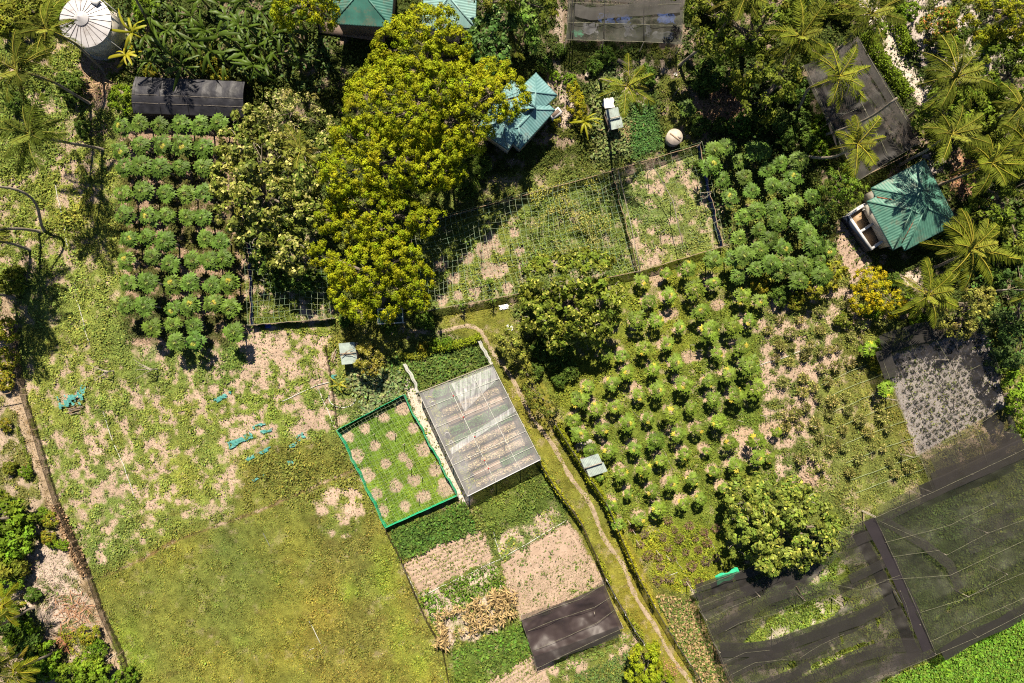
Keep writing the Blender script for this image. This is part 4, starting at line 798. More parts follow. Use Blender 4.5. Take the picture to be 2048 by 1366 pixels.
net_pen('large green string net trellis right of the big yellow tree', [(815,450),(1226,338),(1281,541),(838,624)], 1.9, .55, ['dark_cloth', None, 'dark_cloth', 'dark_cloth'], .019, 'green_string',
        [(900,560),(960,500),(1020,480),(1080,440),(1100,520),(1170,500),(960,565),(925,610),(985,600),(1010,545),(1130,420),(1190,450)], drop=.06, warp=.45)
net_pen('open net pen with a middle rail, left of the dense papaya', [(1226,337),(1404,284),(1452,490),(1281,541)], 2.0, .6, ['dark_cloth', 'blue_cloth', 'dark_cloth', 'dark_cloth'], .016, 'green_string', [(1420,388),(1438,440),(1302,338),(1350,400),(1330,460)],
        mid=[[(1236,340),(1262,450),(1280,541)], [(1312,342),(1345,400),(1366,492)], [(1400,386),(1424,384)]], drop=.3, skip=lambda u, v: (v > .12 and u < .85) and ((int(u * 97) + int(v * 89)) % 3 != 0))
net_pen('shaded net pen between the papaya rows and the yellow tree', [(488,484),(645,480),(662,636),(495,650)], 1.7, .5, [None, None, 'blue_cloth', 'blue_cloth'], .018, 'green_string', [(520,560),(600,600)], drop=.12)
t = thing('gate_frame', 'small blue netted gate frame below the yellow tree', 'gate', corner([(778,635)])); qf = [P(755,618,1.2), P(805,618,1.2), P(806,645,1.2), P(756,648,1.2)]
for i in range(4): MB().beam(qf[i], qf[(i + 1) % 4], .09, .06).build('rail', M['white_pipe'], t)
for q_ in qf: MB().beam((q_.x, q_.y, -.1), (q_.x, q_.y, 1.2), .07).build('post', M['white_pipe'], t)
MB().quad(*[q_ - Vector((0, 0, .03)) for q_ in qf]).build('net', cloth_mat('gate_net', .5, (.03, .1, .1), .1, 2), t)
# ---------------------------------------------------------------- plants
LAND = {'greenhouse': (960,860), 'round white tank': (175,50), 'right house': (1820,410), 'round cistern': (1350,272), 'orchard shed': (1183,930), 'round leafy tree': (1140,600), 'lower round tree': (1560,1040),
 'net pen corner': (1450,490), 'black tarpaulin shed': (380,190), 'centre house': (1070,220), 'potted bed net': (1870,800), 'torn shade hall': (1600,1240), 'top shade roof': (1250,40), 'sandy lane': (1820,120), 'palm shaded net': (1720,220), 'small brown net': (1140,1240), 'green rag heap': (150,800), 'branch shed': (695,705), 'big yellow tree': (850,250)}
def autolabel(items, noun, extra=None):
    """each look-alike is named by the landmark it stands nearest to, the side and its rank of closeness there"""
    G = {}
    for (o, x, y) in items:
        k = min(LAND, key=lambda l: (LAND[l][0] - x) ** 2 + (LAND[l][1] - y) ** 2); lx, ly = LAND[k]; a = math.degrees(math.atan2(y - ly, x - lx)) % 360
        sd = ['right of', 'lower right of', 'below', 'lower left of', 'left of', 'upper left of', 'above', 'upper right of'][int((a + 22.5) // 45) % 8]
        G.setdefault((k, sd), []).append((math.hypot(x - lx, y - ly), o))
    for (k, sd), L in G.items():
        L.sort(key=lambda q_: q_[0])
        for i, (d, o) in enumerate(L):
            nn = noun if not extra else extra(o) + noun
            o['label'] = '%s, %s nearest %s the %s' % (nn, ordn(i), sd, k) if len(L) > 1 else '%s standing %s the %s' % (nn, sd, k)
# papaya: a ring of hand-shaped leaves on stalks round a bare stem
def papaya_crown(seed, nl=34, rad=1.05, col=(.12, .17, .05), yellow=.05):
    r = np.random.default_rng(seed); C = []; A = []; Nn = []; Ls = []; Ws = []; Cc = []; sv = MB()
    for i in range(nl):
        az = i * 2.39996 + r.normal(0, .2); t = (i + .5) / nl; rr = rad * (.18 + .82 * t ** .6) * r.uniform(.72, 1.15); z = .32 * (1 - t ** 1.6) + r.normal(0, .05) - .12 * t
        d = np.array([math.cos(az), math.sin(az), 0]); c = d * rr * .66 + np.array([0, 0, z]); sc = .74 * rad * (.7 + .35 * t) * r.uniform(.7, 1.25)
        sv.tube([(0, 0, -.05), tuple(d * rr * .4 + np.array([0, 0, z * .9 + .06])), tuple(c)], .012, 3)
        tilt = np.array([d[0] * .45 * t, d[1] * .45 * t, 1]) + r.normal(0, .22, 3); base = np.array(col) * r.uniform(.6, 1.45)
        if r.random() < yellow: base = np.array([.40, .36, .05])
        for k in range(7):
            a = az + (k - 3) * .72 + r.normal(0, .06); dd = np.array([math.cos(a), math.sin(a), -.18]); ln = sc * (.62 if abs(k - 3) < 2.5 else .42)
            C.append(c); A.append(dd); Nn.append(tilt + r.normal(0, .15, 3)); Ls.append(ln); Ws.append(ln * .44); Cc.append(base * r.uniform(.85, 1.2))
    for i in range(9):      # young pale leaves at the heart
        a = r.uniform(0, 6.28); C.append(np.array([0, 0, .28])); A.append(np.array([math.cos(a), math.sin(a), .8])); Nn.append(r.normal(size=3)); Ls.append(.3 * rad); Ws.append(.08); Cc.append(np.array([.26, .32, .07]))
    v, q_, c = leaf_arrays(np.array(C), np.array(A), np.array(Nn), np.array(Ls), np.array(Ws), np.array(Cc), .12)
    sv_v = np.array(sv.v); nv = len(v); allv = np.vstack([v, sv_v]); qs = np.vstack([q_, np.array(sv.q) + nv]); ts = np.array(sv.t) + nv; cc = np.vstack([c, np.tile([.26, .28, .12], (len(sv_v), 1))])
    return mesh_np('papaya_crown', allv, qs, ts, cc)
def trunk_mesh(h, r0, r1, bend=.08, seed=0, n=7):
    rr = np.random.default_rng(seed); a = rr.uniform(0, 6.28); return [(math.cos(a) * bend * math.sin(i / 5 * 2.4), math.sin(a) * bend * math.sin(i / 5 * 2.4), -.2 + (h + .2) * i / 5) for i in range(6)], [r0 + (r1 - r0) * i / 5 for i in range(6)], n
def papaya_proto(name, label, i, h, rad, nl, col, yellow):
    t = thing(name, label, 'papaya tree', (0, 0, 0)); pts, rd, n = trunk_mesh(h, .085, .05, .06, i); MB().tube(pts, rd, n).build('trunk', M['grey_wood'], t)
    c = link('crown', papaya_crown(300 + i, nl, rad, col, yellow), M['leaf_gloss'], t); c.location = (0, 0, h - .1); return t
lp = [papaya_proto('papaya_tree', 'x', i, 2.7, 1.06, 24, (.085, .145, .022), .01) for i in range(5)]
op = [papaya_proto('papaya_tree', 'x', 10 + i, 2.0, 1.04, 17, (.115, .18, .022), .05) for i in range(5)]
used = set()
def place(protos, i, loc, rot, sc, group, color=None):
    k = i % len(protos); p = protos[k]
    if id(p) not in used:
        used.add(id(p)); p.location = loc; p.rotation_euler = (0, 0, rot); p.scale = (sc,) * 3; p['group'] = group
        if color: p.color = color; [setattr(c, 'color', color) for c in p.children]
        return p
    return dup(p, loc, rot, sc, None, group, color)
def tint(s=.12, warm=0.0): v = random.gauss(1, s); return (max(.5, v * (1 + warm + random.gauss(0, .05))), max(.5, v), max(.4, v * (1 - warm + random.gauss(0, .06))), 1)
it = []
for r, row in enumerate(LEFT_ROWS):
    for c_, (x, y) in enumerate(sorted(row)):
        sc = random.uniform(.93, 1.14); b = P(x, y, 2.8 * sc); o = place(lp, random.randrange(5) if len(it) > 4 else len(it), (b.x, b.y, 0), random.uniform(0, 6.28), sc, 'papaya trees in the left orchard', tint(.08))
        it.append(o); o['label'] = 'papaya tree, %s from the left in the %s row down of the left orchard' % (ordn(c_), ordn(r))
items = []
for i, (x, y) in enumerate(DENSE):
    sc = random.uniform(.82, 1.12); b = P(x, y, 2.8 * sc); o = dup(lp[random.randrange(5)], (b.x, b.y, 0), random.uniform(0, 6.28), sc, None, 'tall papaya trees in the dense grove', tint(.1)); items.append((o, x, y))
autolabel(items, 'tall papaya tree')
items = []; sizes = {}
for i, (x, y, s) in enumerate(open_spec):
    b = P(x, y, 2.1 * s); o = place(op, i if i < 5 else random.randrange(5), (b.x, b.y, 0), random.uniform(0, 6.28), s * (1.08 if x > 1330 and y < 900 else .98), 'papaya trees in the open right orchard', tint(.1, .04)); items.append((o, x, y)); sizes[o.name] = s
for (x, y) in EDGE: s = 1.0; b = P(x, y, 2); o = dup(op[0], (b.x, b.y, 0), 1.0 + x, s, None, 'papaya trees in the open right orchard', (1.2, 1.25, .9, 1)); items.append((o, x, y)); sizes[o.name] = s
autolabel(items, 'papaya tree', lambda o: 'small ' if sizes[o.name] < .75 else '')

# ---- leafy crowns built lobe by lobe
def crown_mesh(lobes, sub=.5, K=34, ls=.3, lw=.2, col=(.16, .17, .02), spread=1.0, seed=1, dens=1.0, var=.25, gap=.0, low=-.35, inner=True, coln=None):
    """lobes: (x, y, z, rx, rz) relative to the tree's base; tufts of leaves sit over each lobe's upper shell"""
    r = np.random.default_rng(seed); pts = []; out = []
    for (x, y, z, rx, rz) in lobes:
        n = int(2.6 * dens * rx * rx * 2 * math.pi / (sub * sub * 3.1)); d = runit(n, r); d = d[d[:, 2] > low]
        rad = 1 + .34 * (fbm(d[:, 0] * 1.6 + seed, d[:, 1] * 1.6 + d[:, 2], .55, 160, 2) - .5) * 2 * .6 + r.normal(0, .05, len(d))
        rad *= np.where(r.random(len(d)) < .25, r.uniform(.6, .92, len(d)), 1)
        p = np.array([x, y, z]) + d * rad[:, None] * np.array([rx, rx, rz]); pts.append(p); out.append(d)
    p = np.vstack(pts); d = np.vstack(out); keep = np.ones(len(p), bool); s = 0
    for li, (x, y, z, rx, rz) in enumerate(lobes):
        n_ = len(pts[li]); own = np.zeros(len(p), bool); own[s:s + n_] = True; s += n_
        ins = (((p - np.array([x, y, z])) / np.array([rx, rx, rz])) ** 2).sum(1) < .62; keep &= ~(ins & ~own)
    if gap: keep &= fbm(p[:, 0] + seed, p[:, 1], 1.1, 166, 2) > gap
    p, d = p[keep], d[keep]; n = len(p); fb = fbm(p[:, 0] + seed * 3, p[:, 1] + p[:, 2], 2.2, 170, 2)[:, None]; cv = r.uniform(1 - var, 1 + var, (n, 1)) * (1 + r.normal(0, .06, (n, 3))) * (.72 + .56 * fb) * (1 + (fb - .5) * np.array([.2, 0, 0]))
    cc = np.repeat(p, K, 0); dd = np.repeat(d, K, 0); m = len(cc); v = runit(m, r); v = v + dd * .55 + np.array([0, 0, .35]); v /= np.linalg.norm(v, axis=1, keepdims=True)
    pos = cc + v * (sub * spread * r.uniform(.35, 1.0, (m, 1))) * np.array([1, 1, .75]); nr_ = v * 1.2 + np.array([0, .0, .15]) + runit(m, r) * .42; ax_ = runit(m, r); ax_ = ax_ - v * (ax_ * v).sum(1, keepdims=True) * .9
    cl = np.array(col) * np.repeat(cv, K, 0) * r.uniform(.72, 1.35, (m, 1))
    if coln is not None: k = r.random(m) < coln[1]; cl[k] = np.array(coln[0]) * r.uniform(.7, 1.3, (k.sum(), 1))
    return leaf_arrays(pos, ax_, nr_, ls * r.uniform(.6, 1.35, m), lw * r.uniform(.6, 1.3, m), cl, .1)
def tree(name, label, cat, lobes_px, base_px, mat='leaf', group=None, zt=None, trunk_r=.22, branches=True, tm='bark', twigs=0, **kw):
    """lobes_px: (px, py, radius_px, z centre, flatness)"""
    b = P(*base_px); t = thing(name, label, cat, (b.x, b.y, 0), group); L = []
    for (x, y, rp, z, fl) in lobes_px: q_ = P(x, y, z); rr = rp * MPP * (1 - z / H); L.append((q_.x - b.x, q_.y - b.y, z + (vnoise(np.array([x * .7]), np.array([y * .7]), 61)[0] - .5) * min(2.0, rr * .8), rr * .94, rr * min(1.0, fl * 1.25)))
    v, qd, c = crown_mesh(L, seed=kw.pop('seed', int(base_px[0]) % 97), **kw); link('crown', mesh_np('crown', v, qd, None, c), M[mat], t)
    mb = MB(); zc = max(1.0, min(l[2] for l in L) * .55); mb.tube([(b.x, b.y, -.3), (b.x + .08, b.y, zc * .5), (b.x, b.y + .05, zc)], [trunk_r * 1.3, trunk_r, trunk_r * .9], 9)
    for (x, y, z, rr, rz) in L:
        e = Vector((b.x + x, b.y + y, z + rz * .1)); s = Vector((b.x, b.y + .05, zc - .1)); m_ = s.lerp(e, .5) + Vector((0, 0, .3)); mb.tube([s, m_, e], [trunk_r * .7, trunk_r * .45, trunk_r * .22], 6)
        for k in range(5):
            d = runit(1)[0]; d[2] = abs(d[2]) * .8; mb.tube([m_.lerp(e, random.random()), e + Vector(d * np.array([rr, rr, rz])) * .6], [trunk_r * .16, trunk_r * .06], 5)
    mb.build('trunk', M[tm], t)
    if twigs:
        for k in range(twigs):
            l = random.choice(L); d = runit(1)[0]; d[2] = abs(d[2]); p = Vector((b.x + l[0], b.y + l[1], l[2])) + Vector(d * np.array([l[3], l[3], l[4]])) * 1.02; q_ = p + Vector(runit(1)[0] * .6); m_ = p.lerp(q_, .5) + Vector((0, .1, .08)); MB().tube([p, m_, q_], [.03, .025, .012], 4).build('dead_twig', M['grey_wood'], t)
    return t
YEL = (.235, .27, .008); YK = dict(sub=.40, K=56, dens=1.05, ls=.17, lw=.13, col=YEL, var=.22, mat='leaf', trunk_r=.28)
G1 = 'tall yellow green trees in the middle'
tree('broadleaf_tree', 'yellow green tree crown nearest the pale teal roofed house', 'tree', [(852,70,52,8.2,.7),(800,85,48,7.6,.7),(905,90,40,7.6,.8),(775,130,40,7,.8),(850,130,60,7.8,.7),(900,120,38,7.4,.7),(890,45,26,7.8,.8)], (865,170), group=G1, **YK)
tree('broadleaf_tree', 'largest yellow green tree, covering half of the centre house', 'tree', [(740,190,48,8,.7),(800,180,58,9,.7),(870,190,55,9,.7),(740,225,55,8.4,.7),(820,240,70,9,.6),(890,250,52,8.4,.7),(985,160,45,8,.8),(1005,195,52,8,.7),(960,215,55,8.4,.7),(1040,195,22,7.4,.8),(950,270,40,7.6,.7),(930,170,35,8,.7),(895,300,36,7.6,.7)], (900,260), group=G1, **YK)
tree('broadleaf_tree', 'middle yellow green tree directly below the largest one', 'tree', [(725,290,56,7.6,.7),(790,320,68,8,.6),(860,335,52,7.6,.7),(700,350,55,7,.7),(690,270,30,6.6,.7),(885,300,42,7.2,.7),(905,345,25,6.6,.8)], (810,340), group=G1, **YK)
tree('broadleaf_tree', 'yellow green tree with one long side branch to the right', 'tree', [(740,420,56,6.8,.6),(800,435,42,7,.6),(690,400,40,6.4,.7),(845,445,26,6.6,.8),(870,438,20,6.4,.8),(650,440,24,6,.8),(770,470,45,6.6,.6),(690,450,34,6,.7)], (760,440), group=G1, **YK)
tree('broadleaf_tree', 'lowest yellow green tree above the blue gate frame', 'tree', [(735,540,52,6,.65),(790,520,50,6.4,.6),(820,560,44,6,.65),(700,580,46,5.6,.7),(760,590,50,5.8,.6),(690,540,34,5.6,.7),(640,505,22,5.4,.8),(830,600,26,5.4,.8),(720,620,24,5,.8)], (765,560), group=G1, **YK)
tree('broadleaf_tree', 'yellow green tree by the dark green roof at the top edge', 'tree', [(590,5,42,7,.7),(640,10,40,7,.7),(570,28,26,6,.8),(655,35,24,6,.8),(615,-30,50,7,.7)], (640,40), group=G1, **YK)
BK = dict(sub=.5, K=34, dens=.95, ls=.36, lw=.26, col=(.14, .18, .02), var=.25, mat='leaf_gloss', coln=((.38, .38, .07), .14), trunk_r=.24, low=-.15)
tree('breadfruit_tree', 'round dark leafy tree at the foot of the green trellis', 'tree', [(1100,560,50,3.9,.7),(1160,550,52,4.1,.7),(1200,600,44,3.9,.7),(1090,620,48,3.9,.7),(1150,620,55,4.4,.7),(1190,650,36,3.5,.7),(1120,668,36,3.4,.7),(1190,535,30,3.6,.8),(1068,590,26,3.4,.8)], (1138,612), twigs=60, **BK)
tree('breadfruit_tree', 'round bright leafy tree over the torn shade hall', 'tree', [(1500,1000,48,3.8,.7),(1560,1000,52,4.2,.7),(1610,1030,50,4,.7),(1500,1060,50,4,.7),(1560,1080,56,4.2,.7),(1625,1075,44,3.8,.7),(1530,1110,36,3.5,.7),(1600,1105,32,3.5,.7),(1480,1020,30,3.6,.7),(1650,1050,26,3.4,.8)], (1556,1046), twigs=50, **dict(BK, col=(.15, .2, .03)))
tree('breadfruit_tree', 'pale speckled leafy tree between papaya rows and yellow trees', 'tree', [(480,290,44,4.6,.7),(530,320,56,5,.7),(470,360,50,4.6,.7),(540,400,60,5,.7),(480,420,46,4.6,.7),(600,350,54,4.8,.7),(610,430,46,4.6,.7),(520,470,42,4.2,.7),(580,500,50,4.4,.7),(500,240,30,4.2,.8),(640,300,36,4.4,.7)], (545,400), twigs=95, gap=.34, **dict(BK, col=(.15, .18, .028), coln=((.42, .40, .12), .2)))
tree('flowering_shrub', 'pale cream flowering shrub above the speckled tree', 'shrub', [(560,215,36,2.6,.7),(605,225,38,2.6,.7),(640,245,26,2.4,.7),(580,245,34,2.6,.7),(530,240,24,2.4,.7)], (590,235), **dict(BK, col=(.2, .22, .05), coln=((.48, .42, .2), .3), ls=.2, lw=.13, K=30, sub=.42, gap=.4, trunk_r=.1))
DK = dict(sub=.5, K=44, dens=.8, ls=.3, lw=.19, col=(.13, .16, .018), var=.3, mat='leaf', trunk_r=.24)
TG = 'broadleaf trees in the upper right grove'
tree('broadleaf_tree', 'yellow green tree at the top between shade roof and palms', 'tree', [(1420,40,50,7,.7),(1480,60,50,7.4,.7),(1530,40,46,7.4,.7),(1440,90,44,6.6,.7),(1400,-10,46,7,.7),(1560,-10,50,7.4,.7),(1490,-20,50,7.4,.7)], (1480,110), group=TG, gap=.32, **DK)
tree('broadleaf_tree', 'tree with hanging yellow tufts left of the palm shaded net', 'tree', [(1500,130,44,6.4,.7),(1545,160,50,6.6,.7),(1520,210,36,5.8,.7),(1580,110,40,6.4,.7),(1590,50,40,6.4,.7),(1560,200,30,5.6,.7)], (1530,190), group=TG, gap=.34, **dict(DK, col=(.12, .15, .016)))
tree('broadleaf_tree', 'yellow leaved tree in the top right corner', 'tree', [(1980,20,46,7,.6),(2030,10,44,7,.6),(1960,50,34,6.4,.7),(2040,40,40,6.8,.7),(1940,20,24,6.4,.8),(2060,70,26,6.4,.8)], (1975,60), group=TG, **dict(YK, col=(.22, .235, .012), gap=.38))
tree('broadleaf_tree', 'bright green tree right of the sandy lane end', 'tree', [(2000,130,44,5,.7),(2030,170,36,5,.7),(1975,150,30,4.6,.7),(2045,120,30,5,.7)], (1985,170), group=TG, **dict(DK, col=(.13, .19, .018)))
tree('broadleaf_tree', 'flat green tree between two right hand palms', 'tree', [(1890,220,40,4,.6),(1930,215,36,4,.6),(1860,235,26,3.6,.7),(1955,240,24,3.6,.7)], (1890,240), group=TG, **dict(DK, col=(.13, .185, .018)))
tree('broadleaf_tree', 'dark tree beside the right house, full of yellow tips', 'tree', [(1970,380,40,4.6,.7),(2010,420,46,4.8,.7),(1960,440,36,4.4,.7),(2040,370,40,4.8,.7),(2035,480,34,4.4,.7),(1990,340,34,4.6,.7)], (1965,410), group=TG, gap=.36, **dict(DK, col=(.115, .155, .016)))
tree('broadleaf_tree', 'green tree under palms at the far right edge', 'tree', [(2030,240,40,4.2,.7),(2045,280,36,4.2,.7),(2000,280,30,4,.7)], (1985,270), group=TG, gap=.32, **DK)
tree('broadleaf_tree', 'speckled low tree below the largest right palm', 'tree', [(1930,620,34,3.4,.7),(1905,640,30,3.2,.7),(1955,600,30,3.4,.7),(1890,615,22,3,.8),(1920,655,24,3,.8)], (1915,610), group=TG, **dict(BK, col=(.2, .2, .04), ls=.24, lw=.16, sub=.42))
tree('broadleaf_tree', 'dark shaded tree at the right edge below the palms', 'tree', [(2030,620,44,4,.7),(2040,690,44,4,.7),(2010,660,34,3.6,.7),(2045,550,36,4,.7)], (2005,650), group=TG, gap=.38, **dict(DK, col=(.07, .12, .03)))
tree('broadleaf_tree', 'lime tree at the right edge beside the potted bed net', 'tree', [(2025,790,26,3,.7),(2045,770,30,3.2,.7),(2040,820,26,3,.7)], (2010,790), group=TG, **dict(DK, col=(.15, .24, .018)))
tree('broadleaf_tree', 'dark glossy tree right of the pale teal roof', 'tree', [(975,70,36,4.6,.7),(985,110,32,4.4,.7),(955,90,28,4.2,.7),(1000,40,26,4.4,.7)], (975,110), group=TG, **dict(BK, col=(.07, .14, .03), coln=((.2, .3, .1), .1)))
tree('broadleaf_tree', 'yellowish tree at the top edge beside the pale teal roof', 'tree', [(1000,-5,38,5.4,.7),(1045,0,36,5.4,.7),(965,10,24,5,.7),(1085,15,28,5,.7)], (1020,30), group=TG, gap=.35, **DK)
tree('broadleaf_tree', 'small bright leafed tree left of the top shade roof', 'tree', [(1050,50,26,3.6,.8),(1065,75,22,3.4,.8),(1045,25,20,3.6,.8)], (1052,70), group=TG, **dict(BK, col=(.11, .19, .03), coln=((.25, .32, .08), .1)))
tree('fruit_tree', 'small yellow leafed tree at the right end of the branch shed', 'tree', [(735,710,24,2.6,.8),(740,732,20,2.4,.8),(722,718,16,2.4,.8),(748,722,16,2.4,.8)], (745,735), **dict(BK, col=(.24, .22, .03), coln=((.4, .36, .12), .15), ls=.22, lw=.14, sub=.36, trunk_r=.1))
tree('shrub', 'round lime green shrub beside the black tarpaulin shed', 'shrub', [(243,195,20,1.8,.9),(252,210,18,1.6,.9),(235,208,16,1.6,.9),(247,185,14,1.6,.9)], (246,200), **dict(DK, col=(.14, .22, .012), ls=.2, lw=.13, sub=.3, trunk_r=.08))
tree('flowering_tree', 'bright yellow leafed bush below the right house', 'bush', [(1735,570,30,2,.7),(1760,590,34,2.2,.7),(1725,600,26,1.8,.7),(1780,605,26,1.9,.7),(1750,555,20,1.8,.8)], (1748,590), **dict(DK, col=(.36, .31, .01), ls=.17, lw=.12, sub=.32, K=34, trunk_r=.08))
tree('shrub', 'tall lime shrub beside the lane at the bottom edge', 'shrub', [(1285,1310,26,2.8,.9),(1295,1340,30,3,.9),(1280,1360,26,2.6,.9),(1300,1300,18,2.6,.9),(1330,1366,18,2.4,.9)], (1288,1335), **dict(DK, col=(.2, .25, .012), ls=.24, lw=.15, sub=.36, trunk_r=.1))
tree('shrub', 'feathery light green bush right of the dense papaya grove', 'bush', [(1670,370,30,2.2,.8),(1695,385,26,2.2,.8),(1660,400,26,2,.8),(1690,355,20,2,.8),(1675,345,18,2,.8)], (1675,380), **dict(DK, col=(.15, .23, .025), ls=.2, lw=.08, sub=.36, K=34, trunk_r=.08))
tree('shrub', 'leaning bush throwing a fan of dark shadow on the lane', 'bush', [(1075,795,22,2.4,.8),(1095,805,24,2.6,.8),(1065,775,16,2.2,.8),(1115,812,18,2.2,.8),(1050,740,16,1.8,.8)], (1085,798), **dict(DK, col=(.15, .17, .025), ls=.3, lw=.12, sub=.36, K=20, trunk_r=.09))
tree('shrub', 'olive bush at the bend of the sandy lane', 'bush', [(1020,690,24,1.9,.8),(1040,705,20,1.8,.8),(1010,675,16,1.7,.8),(1030,665,16,1.8,.8)], (1025,692), **dict(BK, col=(.17, .19, .03), ls=.24, lw=.16, sub=.36, trunk_r=.08))
tree('shrub', 'red tipped croton bush right of the sandy lane', 'bush', [(1870,50,22,2,.8),(1885,40,20,2,.8),(1855,65,20,1.9,.8),(1890,62,16,1.8,.8)], (1872,60), **dict(DK, col=(.17, .2, .02), coln=((.5, .2, .06), .14), ls=.22, lw=.15, sub=.34, trunk_r=.08))
tree('shrub', 'golden bush between centre house and the star leafed plant', 'bush', [(1150,210,18,1.4,.8),(1160,222,16,1.3,.8),(1145,180,12,1.2,.8),(1152,195,12,1.2,.8)], (1155,210), **dict(DK, col=(.25, .24, .012), ls=.17, lw=.11, sub=.28, trunk_r=.06))
tree('shrub', 'golden bushes in the edge of the shaded orchard', 'bush', [(1655,560,22,1.8,.8),(1630,575,20,1.7,.8),(1670,540,16,1.7,.8),(1640,545,18,1.7,.8)], (1650,562), **dict(DK, col=(.24, .24, .02), ls=.24, lw=.15, sub=.36, trunk_r=.07))
# left edge and other shrubs, copied from a few grown ones
def shrub_proto(i, col, ls, coln=None):
    t = thing('shrub', 'x', 'shrub', (0, 0, 0)); L = [(0, 0, .75, .62, .5), (.45, .2, .6, .45, .4), (-.4, .25, .6, .45, .4), (.1, -.45, .6, .45, .4), (-.25, -.3, .8, .4, .3)]
    v, q_, c = crown_mesh(L, seed=200 + i, sub=.2, K=24, ls=ls, lw=ls * .6, col=col, var=.25, coln=coln); link('foliage', mesh_np('foliage', v, q_, None, c), M['leaf'], t)
    mb = MB(); mb.tube([(0, 0, -.15), (0, 0, .5)], [.05, .04], 6); [mb.tube([(0, 0, .3), (x * .8, y * .8, z)], [.03, .012], 5) for (x, y, z, a, b_) in L]; mb.build('stem', M['bark'], t); return t
sp = [shrub_proto(0, (.14, .22, .015), .17), shrub_proto(1, (.15, .18, .02), .19), shrub_proto(2, (.08, .13, .02), .2), shrub_proto(3, (.22, .23, .02), .16, ((.45, .3, .04), .12))]
SHR = [(8,1030,52,0),(15,1080,46,0),(5,1130,40,1),(15,1165,30,0),(20,1240,36,2),(40,1260,34,0),(50,1290,34,2),(80,1315,34,0),(95,1335,30,0),(60,1345,30,2),(150,1350,36,0),(180,1340,34,0),(200,1360,30,0),(250,1355,22,0),(190,1300,22,0),(175,1270,22,3),(65,1190,16,2),(100,1040,16,3),(85,1030,15,0),(95,1075,15,3),(105,1085,13,0),(125,1090,13,0),(50,945,14,0),(18,935,14,1),(8,850,14,3),(12,720,24,3),(8,660,26,3),(20,560,28,1),(5,760,22,3),(140,170,30,2),(165,255,16,2),(35,205,22,2),(20,40,34,1),(60,20,34,1),(110,30,26,0),(290,15,26,0),(420,130,20,3),(440,150,18,3),(300,140,14,3),(525,140,20,2),
 (1290,150,22,2),(1420,150,36,2),(1600,180,30,2),(1640,250,22,0),(1660,270,18,0),(1640,300,22,0),(1400,250,20,2),(1600,240,24,2),(1480,170,24,1),(1440,10,34,1),(1820,20,20,0),(1900,90,22,0),(1920,70,18,2),(1900,30,18,1),(1990,70,22,1),(1870,200,20,0),(1980,200,26,1),(1960,300,20,1),(2040,330,30,1),(1990,560,24,2),(2030,500,28,1),(1965,520,24,2),(1950,470,22,1),(1880,470,22,2),(2000,720,26,2),(2040,860,20,0),(1820,610,20,0),(1840,640,20,0),(1790,560,16,2),(1700,360,18,0),(1690,640,18,1),(1745,620,18,0),(1560,590,22,2),(1590,600,20,3),(1520,570,18,3),(1760,690,12,0),(1755,735,12,3),(1745,715,14,1),(1780,745,12,0),
 (870,690,14,0),(895,688,14,0),(845,695,12,3),(780,650,20,2),(850,640,20,2),(640,560,22,2),(600,560,30,2),(530,520,30,2),(560,560,26,2),(1080,700,22,2),(1110,720,22,2),(1140,740,20,2),(1070,740,18,2),(1120,690,26,2),(1120,760,16,2),(1280,60,12,2),(1120,100,14,2),(1090,130,18,2),(1110,150,12,0),(1140,160,14,0),(1110,240,12,3),(960,330,24,2),(930,380,22,2),(1180,20,12,2),(690,640,14,2),(1210,110,20,2),(1190,130,18,2),(1760,60,18,0),(1690,20,24,1),(1640,20,24,1),(1575,280,22,2),(1400,330,14,2),(1620,280,20,2),(1560,245,24,2),(1520,240,24,2),(1480,250,24,2),(1440,250,16,2)]
items = []
for i, (x, y, rp, k) in enumerate(SHR):
    s = rp * MPP / .95; zt = min(s, 2.2); b = P(x, y, zt * .8); lc = (b.x, b.y, 0); rot = random.uniform(0, 6.28)
    o = dup(sp[k], lc, rot, 1, None, 'shrubs and bushes', tint(.12), sc3=(s, s, min(s, 1.6 + .3 * s)))
    o['_k'] = k; items.append((o, x, y))
for p in sp:
    for c in list(p.children): bpy.data.objects.remove(c)
    bpy.data.objects.remove(p)
nm = ['lime green shrub', 'olive green shrub', 'dark green shrub', 'golden tipped shrub']
LAND2 = dict(LAND)
LAND.update({'lower left corner': (0,1366), 'left sand patch': (110,1160), 'upper left corner': (0,0), 'left edge palms': (0,560), 'top right corner': (2048,0), 'right edge palms': (2048,330), 'papaya grove': (1550,420), 'yellow bush': (1748,590), 'blue gate frame': (780,635), 'banana grove': (480,80)})
for k in range(4): autolabel([q_ for q_ in items if q_[0]['_k'] == k], nm[k])
for o, x, y in items: del o['_k']
